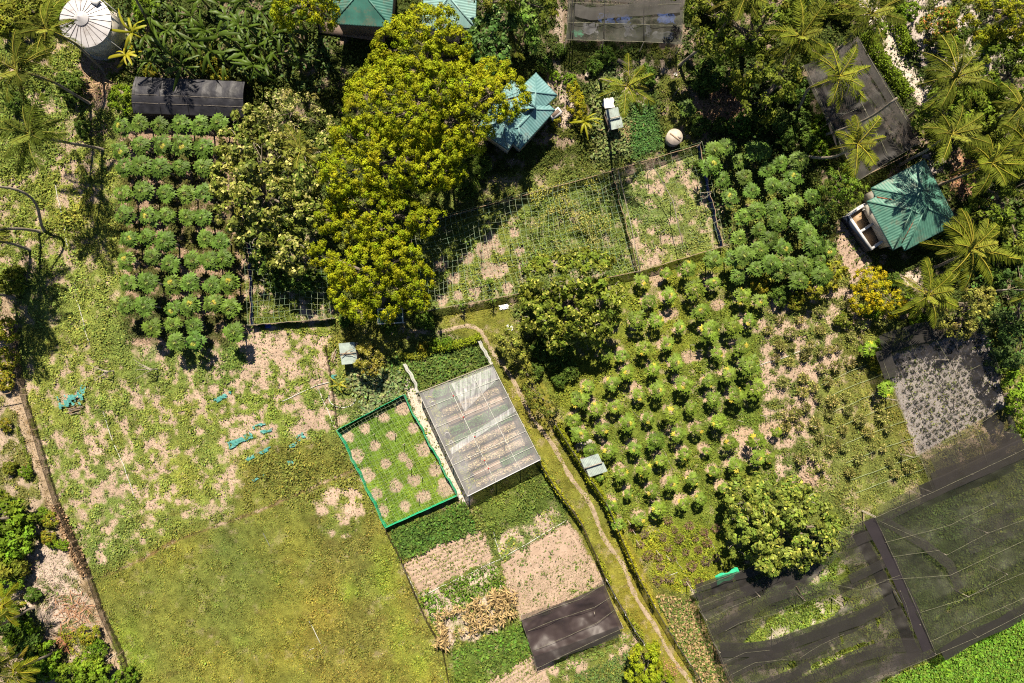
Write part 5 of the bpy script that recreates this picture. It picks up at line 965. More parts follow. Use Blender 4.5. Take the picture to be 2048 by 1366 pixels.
# low plants of the sandy plot, dry purple bushes, leafy clumps
def clump_proto(name, cat, i, col, rad, hh, K, ls, mat='leaf', coln=None):
    r = np.random.default_rng(400 + i); n = K; d = runit(n, r); d[:, 2] = np.abs(d[:, 2]); p = d * np.array([rad, rad, hh]) * r.uniform(.45, 1, (n, 1)); a = d + runit(n, r) * .5; nr_ = runit(n, r) + np.array([0, 0, .8])
    cl = np.array(col) * r.uniform(.6, 1.4, (n, 1))
    if coln: k = r.random(n) < coln[1]; cl[k] = coln[0]
    v, q_, c = leaf_arrays(p, a, nr_, ls * r.uniform(.6, 1.3, n), ls * .5, cl, .1); o = link(name, mesh_np(name, v, q_, None, c), M[mat]); return o
SAND = [(110,40),(190,30),(560,40),(290,130),(170,160),(420,80),(280,290),(110,330),(480,320),(360,360),(270,400),(400,450),(510,470),(620,430),(300,520),(220,570),(490,570),(640,540),(370,650),(250,670),(730,620),(900,590),(600,700),(410,760),(540,810),(800,720),(950,690),(490,860),(360,900),(250,930),(920,850),(840,850),(420,990),(720,930),(980,960),(650,1040),(1020,1050),(1120,1000),(130,680),(160,590),(430,210),(540,200),(660,170),(880,520),(300,80),(60,130),(600,840),(1060,900)]
SAND = [(1536 + x / 4, 684 + y / 4) for x, y in SAND] + [(1600,640),(1640,660),(1580,665),(1680,640),(1560,640),(1620,690),(1700,670),(1560,690),(1535,660),(1660,700),(1720,650),(1690,610),(1640,620)]
def scatter_clumps(protos, pts, noun, group, smin, smax, hz=0.0, warm=0.0):
    items = []
    for i, (x, y) in enumerate(pts):
        b = P(x, y, .3); p = protos[i % len(protos)]; o = p if i < len(protos) else p.copy()
        if i >= len(protos): COL.objects.link(o)
        o.location = (b.x, b.y, gz(b.x, b.y) + hz); o.rotation_euler = (0, 0, random.uniform(0, 6.28)); o.scale = (random.uniform(smin, smax),) * 3; o.color = tint(.14, warm); o['group'] = group; o['category'] = 'plant'; items.append((o, x, y))
    autolabel(items, noun); return items
LAND.clear(); LAND.update(LAND2)
scatter_clumps([clump_proto('chilli_bush', 'plant', i, (.22, .23, .06), .42, 1.25, 230, .19, coln=((.5, .42, .16), .15)) for i in range(3)], SAND, 'straggly yellowish bush', 'low bushes in the sandy right plot', .85, 1.3)
PUR = [(1250,70),(1060,180),(1030,265),(1300,145),(1210,205),(1420,110),(1540,165),(1470,210),(1565,250),(1340,215),(1495,305),(1390,325),(1090,350),(1175,365),(1290,375),(1250,290),(1555,395),(1440,435),(1635,370),(1190,440),(1170,550),(1260,535),(1395,560),(1500,560),(960,130),(1630,130)]
scatter_clumps([clump_proto('dry_bush', 'plant', 10 + i, (.21, .135, .095), .4, .62, 190, .13, 'leaf_matte') for i in range(3)], [(1024 + x / 4, 1024 + y / 4) for x, y in PUR], 'dry purple brown bush', 'dry bushes in the lower orchard', .9, 1.35)
rr_ = random.Random(5); CL = []
for x, y in ((850,1205),(860,1215),(875,1222),(870,1200),(890,1180),(905,1172),(915,1168),(925,1165),(940,1158),(952,1150),(962,1145),(845,1195),(885,1210),(898,1225),(915,1200),(925,1192),(940,1185),(950,1178),(965,1170),(978,1168),(990,1172),(1000,1178),(995,1165),(985,1155),(990,1138),(975,1182),(960,1190),(950,1198),(912,1215),(925,1212),(905,1232),(880,1235),(868,1232),(935,1172),(920,1180),(900,1190),(858,1190),(992,1190),(1005,1190),(1002,1165)): CL.append((x + rr_.uniform(-3, 3), y + rr_.uniform(-3, 3)))
scatter_clumps([clump_proto('squash_plant', 'plant', 20 + i, (.12, .22, .025), .46, .32, 46, .3) for i in range(3)], CL, 'bright green squash plant', 'squash plants in the sandy bed', .75, 1.2)
# dry maize
def maize_proto(i):
    r = np.random.default_rng(500 + i); t = thing('maize_plant', 'x', 'maize', (0, 0, 0)); MB().tube([(0, 0, -.1), (.03, .0, .8), (.06, .02, 1.5)], [.03, .025, .012], 5).build('stalk', M['dead'] if 0 else M['straw'], t)
    n = 12; a = r.uniform(0, 6.28, n); C = np.c_[np.zeros(n), np.zeros(n), r.uniform(.3, 1.45, n)]; A_ = np.c_[np.cos(a), np.sin(a), r.uniform(-.7, .5, n)]; v, q_, c = leaf_arrays(C, A_, runit(n, r) + np.array([0, 0, .9]), r.uniform(.4, .7, n), .12, np.array([.5, .36, .17]) * r.uniform(.6, 1.2, (n, 1)), .1)
    link('leaf', mesh_np('leaf', v, q_, None, c), M['leaf_matte'], t); return t
M['straw'] = surf('straw', (.46, .33, .16), (.3, .2, .1), 4, .8)
mp_ = [maize_proto(i) for i in range(3)]; items = []; rm = random.Random(11); mz = []
for r in range(9):
    for c in range(20): 
        u, v = (c + rm.uniform(.2, .8)) / 20, (r + rm.uniform(.3, .7)) / 9; x = 872 + 160 * u + (0) * v; y = 1262 - 62 * u + (42 - 0 * u) * (v - .5) * 1.6
        if rm.random() < .42 or (u < .35 and abs(v - .5) < .26): continue
        mz.append((x, y))
mz += [(1000 + rm.uniform(-22, 10), 1196 + rm.uniform(-10, 12)) for _ in range(14)] + [(882 + rm.uniform(-8, 8), 1270 + rm.uniform(-26, 26)) for _ in range(14)]
for i, (x, y) in enumerate(mz):
    b = P(x, y, .8); s = rm.uniform(.8, 1.15)
    if i < 3: o = mp_[i]; o.location = (b.x, b.y, 0); o['group'] = 'dry maize plants'
    else: o = dup(mp_[i % 3], (b.x, b.y, 0), rm.uniform(0, 6.28), s, None, 'dry maize plants')
    items.append((o, x, y))
for o, x, y in items: o['label'] = 'dry straw coloured maize plant standing in the patch left of the brown net'
# potted plants in the net bed at the right
pp_ = [clump_proto('bed_plant', 'plant', 30 + i, (.03, .045, .015), .17, .26, 55, .13) for i in range(3)]; cs = [P(*q_) for q_ in ((1778,722),(1960,662),(2000,812),(1838,905))]; k = 0
for r in range(13):
    for c in range(12):
        if rm.random() < .06: continue
        u, v = (c + .5 + (.5 if r % 2 else 0)) / 12.6, (r + .5) / 13; p = bil(cs, u, v); o = pp_[k % 3] if k < 3 else pp_[k % 3].copy()
        if k >= 3: COL.objects.link(o)
        o.location = (p.x + rm.gauss(0, .03), p.y + rm.gauss(0, .03), gz(p.x, p.y) + .02); o.rotation_euler = (0, 0, rm.uniform(0, 6.28)); o.scale = (rm.uniform(.8, 1.35),) * 3; o['category'] = 'plant'; o['group'] = 'plants in the pale netted bed'
        o['label'] = 'small plant, %s row down, %s from the left, in the netted pale bed' % (ordn(r), ordn(c)); k += 1
for i, (x, y) in enumerate([(1155,30),(1170,32),(1190,40),(1230,60),(1245,66),(1262,64),(1280,66),(1300,70),(1316,68),(1340,30),(1352,44),(1296,40),(1310,44),(1218,30),(1190,70),(1170,76),(1205,72)] + [(1700,280),(1715,290),(1730,280),(1745,300),(1760,285),(1775,300),(1790,270),(1740,260),(1725,310),(1710,320),(1755,315),(1770,265),(1690,200),(1678,185),(1785,255),(1765,240)]):
    b = P(x, y); o = pp_[i % 3].copy(); COL.objects.link(o); o.location = (b.x, b.y, gz(b.x, b.y) + .02); o.scale = (1.3,) * 3; o['group'] = 'plants under the upper nets'; o['_u'] = 1; items.append((o, x, y))
autolabel([q_ for q_ in items if q_[0].get('_u')], 'leafy plant under black netting')
for o, x, y in items:
    if o.get('_u'): del o['_u']

# ---- coconut palms
def frond_mesh(i, L, droop, lift, col=(.11, .135, .012), curl=0.0):
    r = np.random.default_rng(600 + i); n = 12; cx = lambda s: L * s * math.cos(lift) * (1 - .12 * s * droop); cz = lambda s: L * s * math.sin(lift) - droop * L * .55 * s ** 2.1; cy = lambda s: curl * L * s * s
    pts = [np.array([cx(k / n), cy(k / n), cz(k / n)]) for k in range(n + 1)]; mb = MB().tube([tuple(p) for p in pts], [.05 * (1 - .75 * k / n) + .008 for k in range(n + 1)], 4)
    C = []; A_ = []; Nn = []; Ls = []; m = 40
    for k in range(m):
        s = .14 + .86 * (k + .5) / m; p = np.array([cx(s), cy(s), cz(s)]); p2 = np.array([cx(s + .02), cy(s + .02), cz(s + .02)]); f = (p2 - p) / np.linalg.norm(p2 - p); side = np.array([-f[1], f[0], 0]); side /= np.linalg.norm(side)
        for sg in (-1, 1):
            a = f * (.62 + .5 * s) + side * sg * (1.0 - .2 * s) + np.array([0, 0, -.5 - .35 * droop]) + r.normal(0, .12, 3); C.append(p); A_.append(a); Nn.append(np.array([0, 0, 1.]) + side * sg * .7 + r.normal(0, .25, 3)); Ls.append(L * .235 * (math.sin(math.pi * min(1, .18 + s * .82)) ** .6 + .12) * r.uniform(.8, 1.1))
    v, q_, c = leaf_arrays(np.array(C), np.array(A_), np.array(Nn), np.array(Ls), .072, np.array(col) * r.uniform(.7, 1.35, (len(C), 1)), .05)
    sv = np.array(mb.v); nv = len(v); return mesh_np('frond', np.vstack([v, sv]), np.vstack([q_, np.array(mb.q) + nv]), np.array(mb.t) + nv, np.vstack([c, np.tile([.30, .27, .04], (len(sv), 1))]))
FR = [frond_mesh(0, 3.9, .75, .35), frond_mesh(1, 4.0, .55, .5, curl=.12), frond_mesh(2, 3.7, .9, .2, curl=-.12), frond_mesh(3, 3.7, .5, .8), frond_mesh(4, 3.2, 1.0, -.05, (.18, .16, .03)), frond_mesh(5, 2.6, .3, 1.1, (.2, .22, .03))]
for m_ in FR: m_.materials.append(M['leaf'])
M['coconut'] = surf('coconut', (.32, .26, .06), (.2, .16, .05), 3, .5)
def palm(label, crown, base, h, n=17, sc=1.0, col=(1, 1, 1, 1), bow=(0, 0), nuts=True, seed=0, crown_on=True, r=.13, wind=0.0):
    rp = random.Random(seed + int(crown[0])); b = P(*base); c = P(*crown, h); t = thing('coconut_palm', label, 'palm tree', (b.x, b.y, 0), 'coconut palms')
    pts = []
    for k in range(13):
        s = k / 12; e = s ** .8; p = Vector((b.x + (c.x - b.x) * s, b.y + (c.y - b.y) * s, -.3 + (h + .3) * (e))); w = math.sin(s * math.pi); p.x += bow[0] * w + .06 * math.sin(s * 11 + seed); p.y += bow[1] * w; pts.append(p)
    MB().tube(pts, [r * 1.6] + [r * (1.12 - .4 * k / 12) for k in range(1, 13)], 8).build('trunk', M['palm_bark'], t)
    if not crown_on: return t
    top = c - b + Vector((0, 0, -.05))
    for i in range(n):
        az = i * 2.39996 + rp.uniform(-.35, .35); lvl = i / n; m_ = FR[5] if lvl < .12 else FR[3] if lvl < .3 else FR[rp.choice([0, 1])] if lvl < .7 else FR[rp.choice([2, 0, 4])]
        o = link('frond', m_, None, t); o.location = top; o.rotation_euler = (rp.uniform(-.12, .12), rp.uniform(-.1, .1), az); s_ = sc * rp.uniform(.78, 1.12); o.scale = (s_,) * 3; v_ = rp.uniform(.55, 1.25); o.color = (col[0] * v_, col[1] * v_, col[2] * v_, 1)
    if nuts:
        mb = MB()
        for k in range(7):
            a = k * .9; mb_c = c + Vector((.3 * math.cos(a), .3 * math.sin(a), -.3)); k6 = [(mb_c.x + .11 * math.cos(q_), mb_c.y + .11 * math.sin(q_)) for q_ in (0, 1.05, 2.1, 3.14, 4.2, 5.25)]
            mb.prism([(x, y, mb_c.z - .1) for x, y in k6], [(x, y, mb_c.z + .08) for x, y in k6])
        mb.build('coconuts', M['coconut'], t)
    return t
palm('coconut palm leaning over the left side of the white tank', (92,58), (205,140), 7.6, seed=1, sc=.85, bow=(.4, .3))
palm('tall coconut palm at the left edge, second down from the tank', (33,140), (180,208), 9.9, seed=2, sc=1.02, col=(.8, .8, .8, 1), bow=(.2, .3))
palm('coconut palm at the left edge above its long shadow', (58,268), (206,298), 9.4, seed=3, sc=1.02, col=(.7, .78, .8, 1), bow=(.1, -.2))
palm('bent palm trunk reaching out of the left edge, uppermost', (-75,375), (88,466), 9.5, seed=4, bow=(2.2, 1.6))
palm('palm trunk leaving the left edge below the uppermost', (-60,480), (82,463), 8.6, seed=5, bow=(0, .5))
palm('short visible palm trunk at the left edge, third of four', (-70,490), (60,500), 7.8, seed=6, bow=(0, .6))
palm('palm at the left edge beside the start of the mesh fence', (-70,580), (28,593), 7.5, seed=7)
palm('palm trunk at the left edge above the pale sand patch', (-190,1050), (46,1033), 8, seed=8)
palm('short palm stem just under the left sand strip', (-120,1100), (22,1085), 6, seed=88, sc=.8)
palm('palm with golden fronds at the left edge beside the sand patch', (2,1212), (42,1190), 5.2, n=13, sc=.7, seed=9, col=(1.5, 1.35, .7, 1))
palm('palm trunk rising left between dark shrubs', (-60,1280), (68,1215), 9, seed=10)
palm('palm trunk partly hidden in the lower left corner', (-30,1340), (70,1293), 8, seed=11, sc=.8)
palm('golden fronded palm in the lower left corner', (26,1342), (116,1300), 6.8, n=15, sc=.8, seed=12, col=(1.35, 1.25, .8, 1), nuts=False)
palm('small pale palm growing through the speckled tree', (600,302), (628,335), 6.2, n=11, sc=.72, seed=13, col=(1.35, 1.3, 1.6, 1), nuts=False)
palm('lone leaning palm over the green plot beside the striped shed', (1255,172), (1197,158), 9.0, n=14, sc=.82, seed=14, col=(1.2, 1.2, 1, 1), bow=(0, -.3))
palm('palm with long grey trunk rising right of the top shade roof', (1492,-8), (1356,132), 10.5, seed=15, bow=(.3, -.5), sc=.9)
palm('palm with russet heart at the upper right grove', (1603,72), (1550,165), 9.6, n=18, sc=.95, seed=16, col=(1.05, 1.05, .9, 1))
palm('palm crown at the top edge over the sandy lane start', (1744,28), (1655,120), 10, n=18, sc=.95, seed=17)
palm('bright palm over the upper end of the palm shaded net', (1680,152), (1594,226), 8.8, n=17, sc=.88, seed=18, col=(1.15, 1.15, .9, 1), bow=(-.9, .5))
palm('palm with curved grey trunk crossing the dark net roof', (1795,196), (1640,272), 10.5, n=0, seed=19, bow=(0, -.6), crown_on=False)
palm('bright palm at the lower left end of the palm shaded net', (1716,287), (1590,309), 9, n=16, sc=.84, seed=20, col=(1.35, 1.3, .9, 1), bow=(.2, -.9))
palm('large palm right of the sandy lane with straight bare trunk', (1915,152), (1811,238), 9.6, n=20, sc=1.08, seed=21)
palm('palm crown between the net corner and the flat tree', (1905,268), (1800,330), 9.2, n=18, sc=.92, seed=22)
palm('palm whose trunk starts above the right house', (1985,326), (1880,370), 9, n=16, sc=.92, seed=23, col=(1.1, 1.1, .9, 1))
palm('palm at the right edge level with the long bare trunk', (2042,212), (1950,260), 9, n=15, sc=.8, seed=24)
palm('palm at the right edge above the lower right one', (2052,285), (1960,330), 9, n=15, sc=.85, seed=25, col=(1.2, 1.2, 1, 1))
palm('largest palm, wide crown below the right house', (1946,497), (1868,535), 8.8, n=20, sc=1.12, seed=26, col=(1.15, 1.1, 1, 1))
palm('palm crown left of the speckled low tree', (1858,590), (1800,604), 7.4, n=17, sc=.95, seed=27, col=(1.1, 1.1, .9, 1))
palm('palm tip at the right edge beside the dark shaded tree', (2070,580), (1980,583), 8, n=14, sc=.8, seed=28)
palm('short palm in the dark corner under the trellis edge', (935,345), (925,372), 3.6, n=11, sc=.6, seed=29, col=(.6, .8, 1, 1), nuts=False)
palm('low palm in front of the small bright leafed tree', (1030,98), (1030,110), 3, n=10, sc=.42, seed=30, nuts=False, r=.09)
palm('palm leaving the top edge above the banana grove, long trunk', (250,-65), (300,50), 10, seed=31, sc=1.0)
# bananas
def banana_leaf(i, L, W, col, droop=.5):
    n = 9; v = []; r = np.random.default_rng(700 + i); cu = r.normal(0, .35)
    for k in range(n + 1):
        s = k / n; x = L * (s * .95 - .1 * s * s * droop); z = L * (.55 * s - (.55 + droop * .6) * s * s); w = W * (math.sin(math.pi * min(1, s * .93 + .03)) ** .55) * (1 if .1 < s else .35)
        t_ = .12 * r.normal(); y0 = cu * s * s; v += [(x, y0 - w / 2, z - w * .3 + t_ * .5), (x, y0, z), (x, y0 + w / 2, z - w * .3 - t_ * .5)]
    q_ = []
    for k in range(n): a = k * 3; q_ += [(a, a + 3, a + 4, a + 1), (a + 1, a + 4, a + 5, a + 2)]
    c = np.tile(col, (len(v), 1)) * r.uniform(.85, 1.15, (len(v), 1)); c[1::3] = np.array(col) * 1.25 + .01; m_ = mesh_np('leaf', v, q_, None, c); m_.materials.append(M['banana']); return m_
M['banana'] = leaf_mat('banana', .2, .45, .22)
BL = [banana_leaf(i, 1.6 + .17 * i, .30 + .03 * (i % 3), (.085, .125, .012), .15 + .2 * i) for i in range(6)]
def banana(label, px, py, h=2.0, n=9, sc=1.0, col=(1, 1, 1, 1), seed=0, name='banana_plant', cat='banana plant', group='banana plants'):
    rp = random.Random(seed * 7 + int(px)); c = P(px, py, h + .3); t = thing(name, label, cat, (c.x, c.y, 0), group); MB().tube([(c.x, c.y, -.2), (c.x, c.y, h * .6), (c.x + .03, c.y, h)], [.14 * sc, .11 * sc, .07 * sc], 8).build('stem', M['banana_stem'], t)
    for i in range(n):
        o = link('leaf', BL[rp.randrange(6)], None, t); o.location = (0, 0, h - .08 * rp.random()); o.rotation_euler = (rp.uniform(-.8, .8), rp.uniform(-1.0, .2), rp.uniform(0, 6.28) if group == 'banana plants' and n == 7 else i * 2.39996); o.scale = (sc * rp.uniform(.8, 1.1), sc * rp.uniform(.8, 1.05), sc); v_ = rp.uniform(.8, 1.25); o.color = (col[0] * v_, col[1] * v_, col[2] * v_, 1)
    return t
M['banana_stem'] = surf('banana_stem', (.2, .22, .08), (.14, .12, .06), 4, .6)
banana('yellow banana plant touching the right side of the white tank', 262, 62, 2.4, 9, .95, (2.6, 1.8, .9), 1)
banana('golden star shaped banana plant below the white tank', 248, 108, 2.0, 9, .85, (2.8, 1.8, .9), 2)
banana('yellow green star leafed plant below the golden bush', 1170, 242, 1.4, 11, .72, (2.4, 1.7, .7), 3)
banana('stunted yellow banana in the dirt circle near the branch shed', 677, 770, 1.1, 6, .45, (2.8, 1.8, 1.2), 4)
BN = [(300,30),(330,60),(300,95),(340,110),(380,30),(370,80),(410,60),(420,100),(450,30),(460,75),(495,55),(490,105),(520,20),(540,70),(560,110),(530,125),(580,60),(600,110),(320,0),(350,45),(395,85),(435,70),(475,45),(515,90),(545,40),(505,130),(300,120),(400,-5),(480,0),(560,0),(445,120),(360,130),(285,70),(600,40)]
items = []
for i, (x, y) in enumerate(BN): o = banana('x', x, y, 1.8 + 1.4 * random.random(), 7, random.uniform(.8, 1.15), (.62, .72, .55), 20 + i); items.append((o, x, y))
LAND.clear(); LAND.update({'white tank': (175,50), 'tarpaulin shed': (380,170), 'top edge tree': (610,20), 'yellow banana plant': (262,62), 'middle of the banana grove': (450,60)})
autolabel(items, 'green banana plant'); LAND.clear(); LAND.update(LAND2)

# ---- hedges and vine covered fences
def hedge(label, pts, w, h, col, ls=.18, dens=170, gap=0.0, fence=False, name='hedge', cat='hedge', group=None, mat='leaf'):
    P_ = [P(*q_, h * .6) for q_ in pts]; m0 = P_[len(P_) // 2]; t = thing(name, label, cat, (m0.x, m0.y, 0), group); C = []
    for a, b in zip(P_[:-1], P_[1:]):
        L = (b - a).length; n = int(L * dens); u = rng.random(n); th = rng.uniform(0, math.pi, n); rr = np.sqrt(rng.uniform(.4, 1, n)); d = (b - a).normalized(); s = rr * np.cos(th) * w / 2; lump = .65 + .7 * fbm(a.x + d.x * L * u, a.y + d.y * L * u, .8, 180, 2)
        C.append(np.stack([a.x + d.x * L * u - d.y * s * lump, a.y + d.y * L * u + d.x * s * lump, .12 + rr * np.sin(th) * h * lump * .85], -1))
    C = np.vstack(C)
    if gap: C = C[fbm(C[:, 0], C[:, 1], 1.3, 184, 2) > gap]
    n = len(C); v = runit(n); v[:, 2] = np.abs(v[:, 2]); nr_ = v + np.array([0, 0, .5]) + runit(n) * .5; a_, q_, c_ = leaf_arrays(C - np.array([m0.x, m0.y, 0]), v * .6 + runit(n) * .7, nr_, ls * rng.uniform(.6, 1.3, n), ls * .65, np.array(col) * rng.uniform(.6, 1.45, (n, 1)), .1)
    link('foliage', mesh_np('foliage', a_, q_, None, c_), M[mat], t); mb = MB(); st = []
    for a, b in zip(P_[:-1], P_[1:]):
        k = max(1, int((b - a).length / 1.6))
        for i in range(k): p = a.lerp(b, i / k); mb.tube([(p.x, p.y, -.15), (p.x + .05, p.y, h * .8)], [.03, .02], 5)
    mb.build('stem', M['bark'], t)
    if fence: fence_parts(t, pts, h + .1)
    return t
def fence_parts(t, pts, h, net='fence_net', pole='grey_wood', every=2.2, r=.04, top=True):
    W = [P(*q_, h) for q_ in pts]
    for a, b in zip(W[:-1], W[1:]):
        k = max(1, int((b - a).length / every))
        for i in range(k + (b is W[-1])): p = a.lerp(b, i / k); MB().tube([(p.x, p.y, -.2), (p.x + rng.normal(0, .03), p.y, h + .1)], r, 5).build('post', M[pole], t)
    if top:
        mb = MB()
        for a, b in zip(W[:-1], W[1:]): mb.tube([a, b], .025, 5)
        mb.build('rail', M[pole], t)
    if net:
        mb = MB()
        for a, b in zip(W[:-1], W[1:]): mb.patch(lambda u, v: (lambda p: (p.x + .05 * math.sin(u * 40), p.y + .04 * math.sin(u * 33), h * v + .02))(a.lerp(b, u)), 24, 3)
        mb.build('net', M[net], t)
hedge('thick green hedge along the left side of the sandy lane', [(1734,62),(1753,97),(1774,128),(1798,160),(1820,188)], 1.3, 1.1, (.14, .21, .015), dens=420)
hedge('thick green hedge along the right side of the sandy lane', [(1778,-20),(1790,20),(1800,55),(1814,84),(1824,104)], 1.3, 1.1, (.15, .22, .015), dens=420, gap=.25)
hedge('short lime hedge behind the greenhouse, beside the lane bend', [(866,698),(900,692),(940,682),(962,672)], .8, .8, (.2, .26, .015), dens=260)
hedge('sparse yellow vine row left of the lime hedge', [(800,712),(835,712),(868,700)], .8, .7, (.22, .24, .02), dens=130, gap=.4)
hedge('green vine fence on the orchard side of the lane, from the leaning bush down', [(1112,850),(1150,910),(1185,965),(1215,1010),(1230,1045)], .75, 1.7, (.22, .25, .015), dens=330, fence=True)
hedge('thinning vine fence beside the orchard, middle stretch of the lane', [(1230,1045),(1262,1120),(1280,1160),(1310,1215)], .5, 1.6, (.30, .29, .015), ls=.17, dens=190, gap=.45, fence=True)
t = thing('fence', 'bare net fence between the lane and the straw ridges', 'fence', corner([(1350,1290)]), 'fences'); fence_parts(t, [(1310,1215),(1355,1290),(1405,1366),(1430,1410)], 1.3)
hedge('vine fence from the greenhouse corner to the tilled plot', [(1080,925),(1110,975),(1140,1015),(1165,1050)], .45, 1.3, (.28, .28, .02), dens=160, gap=.3, fence=True)
t = thing('fence', 'brown rusty net fence at the right end of the large bare plot', 'fence', corner([(1180,1080)]), 'fences'); fence_parts(t, [(1148,1022),(1172,1066),(1196,1120),(1212,1160)], 1.2, pole='wood')
hedge('small vine tuft fence above the brown net', [(1196,1115),(1208,1140),(1222,1168)], .5, 1.2, (.22, .24, .02), dens=130, fence=False)
t = thing('fence', 'pole fence between the brown net and the lane', 'fence', corner([(1240,1220)]), 'fences'); fence_parts(t, [(1214,1162),(1232,1196),(1252,1230),(1270,1262),(1290,1290)], 1.2, pole='white_pipe')
hedge('leafy vine below the pole fence near the lime shrub', [(1252,1225),(1268,1250),(1285,1275)], .6, 1.1, (.2, .23, .02), dens=110, gap=.3)
t = thing('fence', 'long brown mesh fence running down the left of the meadow', 'fence', corner([(110,1000)]), 'fences'); fence_parts(t, [(14,640),(40,790),(62,860),(84,935),(108,1010),(142,1085),(175,1160),(198,1230),(236,1310),(262,1390)], 1.0, every=3, top=True, pole='wood')
t = thing('fence', 'thin dark net fence at the right side of the brown meadow', 'fence', corner([(830,1200)]), 'fences'); fence_parts(t, [(770,1062),(800,1120),(826,1185),(850,1240),(884,1300),(896,1366)], .7, every=4, pole='wood', r=.025, top=False)
t = thing('fence', 'wire line fence dividing weeds and sand beds beside the branch shed', 'fence', corner([(660,760)]), 'fences'); fence_parts(t, [(648,690),(660,760),(672,856)], .8, every=2, pole='wood', r=.03, top=False)
hedge('row of yellow flowers on the low ridge left of the mesh fence', [(125,1260),(160,1300),(180,1330)], 1.5, .5, (.24, .24, .02), dens=120, gap=.35, name='flower_row', cat='flowers')
hedge('dry twig litter heaped over the left mesh fence', [(110,1010),(140,1080),(170,1150)], .9, .5, (.3, .2, .12), ls=.3, dens=110, name='brush_row', cat='brush', mat='leaf_matte')
hedge('clipped green edging beside the strip left of the mesh fence', [(34,850),(50,900),(62,930)], .3, .3, (.17, .22, .03), ls=.14, dens=90, name='edging', cat='edging')
vt_ = hedge('yellow climbing vine tangled over the upper trellis net', [(1060,400),(1110,390),(1160,385),(1200,380)], 2.6, 1.9, (.32, .32, .06), ls=.16, dens=260, gap=.52, name='climbing_vine', cat='vine', group='trellis vines')
hedge('yellow climbing vine across the middle of the trellis net', [(1060,440),(1120,440),(1180,440),(1220,435)], 2.6, 1.9, (.34, .32, .08), ls=.16, dens=260, gap=.54, name='climbing_vine', cat='vine', group='trellis vines')
hedge('yellowish climbing vine at the lower right of the trellis net', [(1110,490),(1170,485),(1240,500)], 2.4, 1.9, (.32, .3, .09), ls=.16, dens=240, gap=.55, name='climbing_vine', cat='vine', group='trellis vines')
for i, (x, y, z_, lb) in enumerate(((925,610,1.5,'vine climbing a post at the lower edge of the trellis'), (978,560,1.6,'tallest post vine in the lower trellis'), (985,600,1.4,'post vine nearest the lane side of the trellis'), (880,560,1.3,'post vine at the left end of the trellis'), (1048,530,1.3,'post vine in the bare soil right of the trellis middle'), (928,480,1.4,'thin post vine in the middle of the trellis'))):
    b = P(x, y, z_); t = thing('post_vine', lb, 'vine', (b.x, b.y, 0), 'vines on trellis posts'); MB().tube([(b.x, b.y, -.1), (b.x, b.y, z_ + .3)], .03, 5).build('post', M['wood'], t)
    n = 90; C = np.c_[rng.normal(0, .16, n), rng.normal(0, .16, n), rng.uniform(.2, z_ + .3, n)]; a_, q_, c_ = leaf_arrays(C, runit(n), runit(n) + np.array([0, 0, 1]), .2, .13, np.array([.14, .22, .03]) * rng.uniform(.6, 1.4, (n, 1))); link('foliage', mesh_np('foliage', a_, q_, None, c_), M['leaf'], t)

# ---- small things lying about
def pole_line(name, label, cat, pts, r=.03, mat='white_pipe', z=.08, group=None):
    W = []
    for a, b in zip(pts[:-1], pts[1:]):
        pa, pb = P(*a), P(*b); k = max(1, int((pb - pa).length / .7)); W += [pa.lerp(pb, i / k) for i in range(k)]
    W.append(P(*pts[-1])); W = [Vector((w.x + rng.normal(0, .03), w.y + rng.normal(0, .03), gz(w.x, w.y) + z)) for w in W]; return setp(MB().tube(W, r, 6).build(name, M[mat]), label, cat, group)
PG = 'water pipes lying in the fields'
for pts, lb, mt in (([(108,358),(120,410),(138,500)], 'white pipe lying in the weeds left of the papaya rows', 'white_pipe'), ([(149,566),(155,600),(180,690)], 'pale hose in the weeds below the long palm shadow', 'white_pipe'),
 ([(206,820),(222,870),(248,930),(272,1000)], 'thin pale hose running down the patchy field', 'white_pipe'), ([(802,1126),(820,1160),(836,1196)], 'white pipe at the left end of the seedling plot', 'white_pipe'),
 ([(838,1195),(900,1165),(1000,1118),(1070,1078),(1132,1040)], 'long white pipe across the top of the large bare plot', 'white_pipe'), ([(566,802),(610,782),(634,770),(658,764)], 'white pipe in the sand beds above the green edged pen', 'white_pipe'),
 ([(634,770),(655,820),(670,858)], 'pipe running down to the corner of the green edged pen', 'white_pipe'), ([(1540,724),(1590,706),(1630,690)], 'white pipe across the sandy plot beside the open orchard', 'white_pipe'), ([(1510,732),(1540,724)], 'short white pipe stub at the orchard border', 'white_pipe'),
 ([(618,1240),(634,1270),(644,1290)], 'white pipe lying in the brown meadow', 'white_pipe'), ([(527,1066),(540,1090)], 'short white stick at the top of the meadow', 'white_pipe'), ([(618,1300),(628,1296)], 'small pale stick in the meadow below the pipe', 'white_pipe'),
 ([(880,1350),(890,1366)], 'white stick at the bottom edge of the meadow', 'white_pipe'), ([(1312,1050),(1340,1100),(1380,1165),(1400,1210)], 'grey irrigation hose through the dry bushes', 'grey_wood'), ([(1410,1060),(1440,1120),(1450,1144)], 'second grey hose right of the dry bushes', 'grey_wood'), ([(1340,1150),(1356,1144)], 'small white offcut among the dry bushes', 'white_pipe'),
 ([(1265,820),(1330,905),(1345,940)], 'thin dark hose down the open orchard', 'grey_wood'), ([(986,1060),(1000,1110),(1004,1120)], 'hose between the seedling plot and the large bare plot', 'white_pipe'), ([(0,458),(0,459)], '', '')):
    if lb: pole_line('pipe', lb, 'pipe', pts, .032 if mt == 'white_pipe' else .025, mt, group=PG)
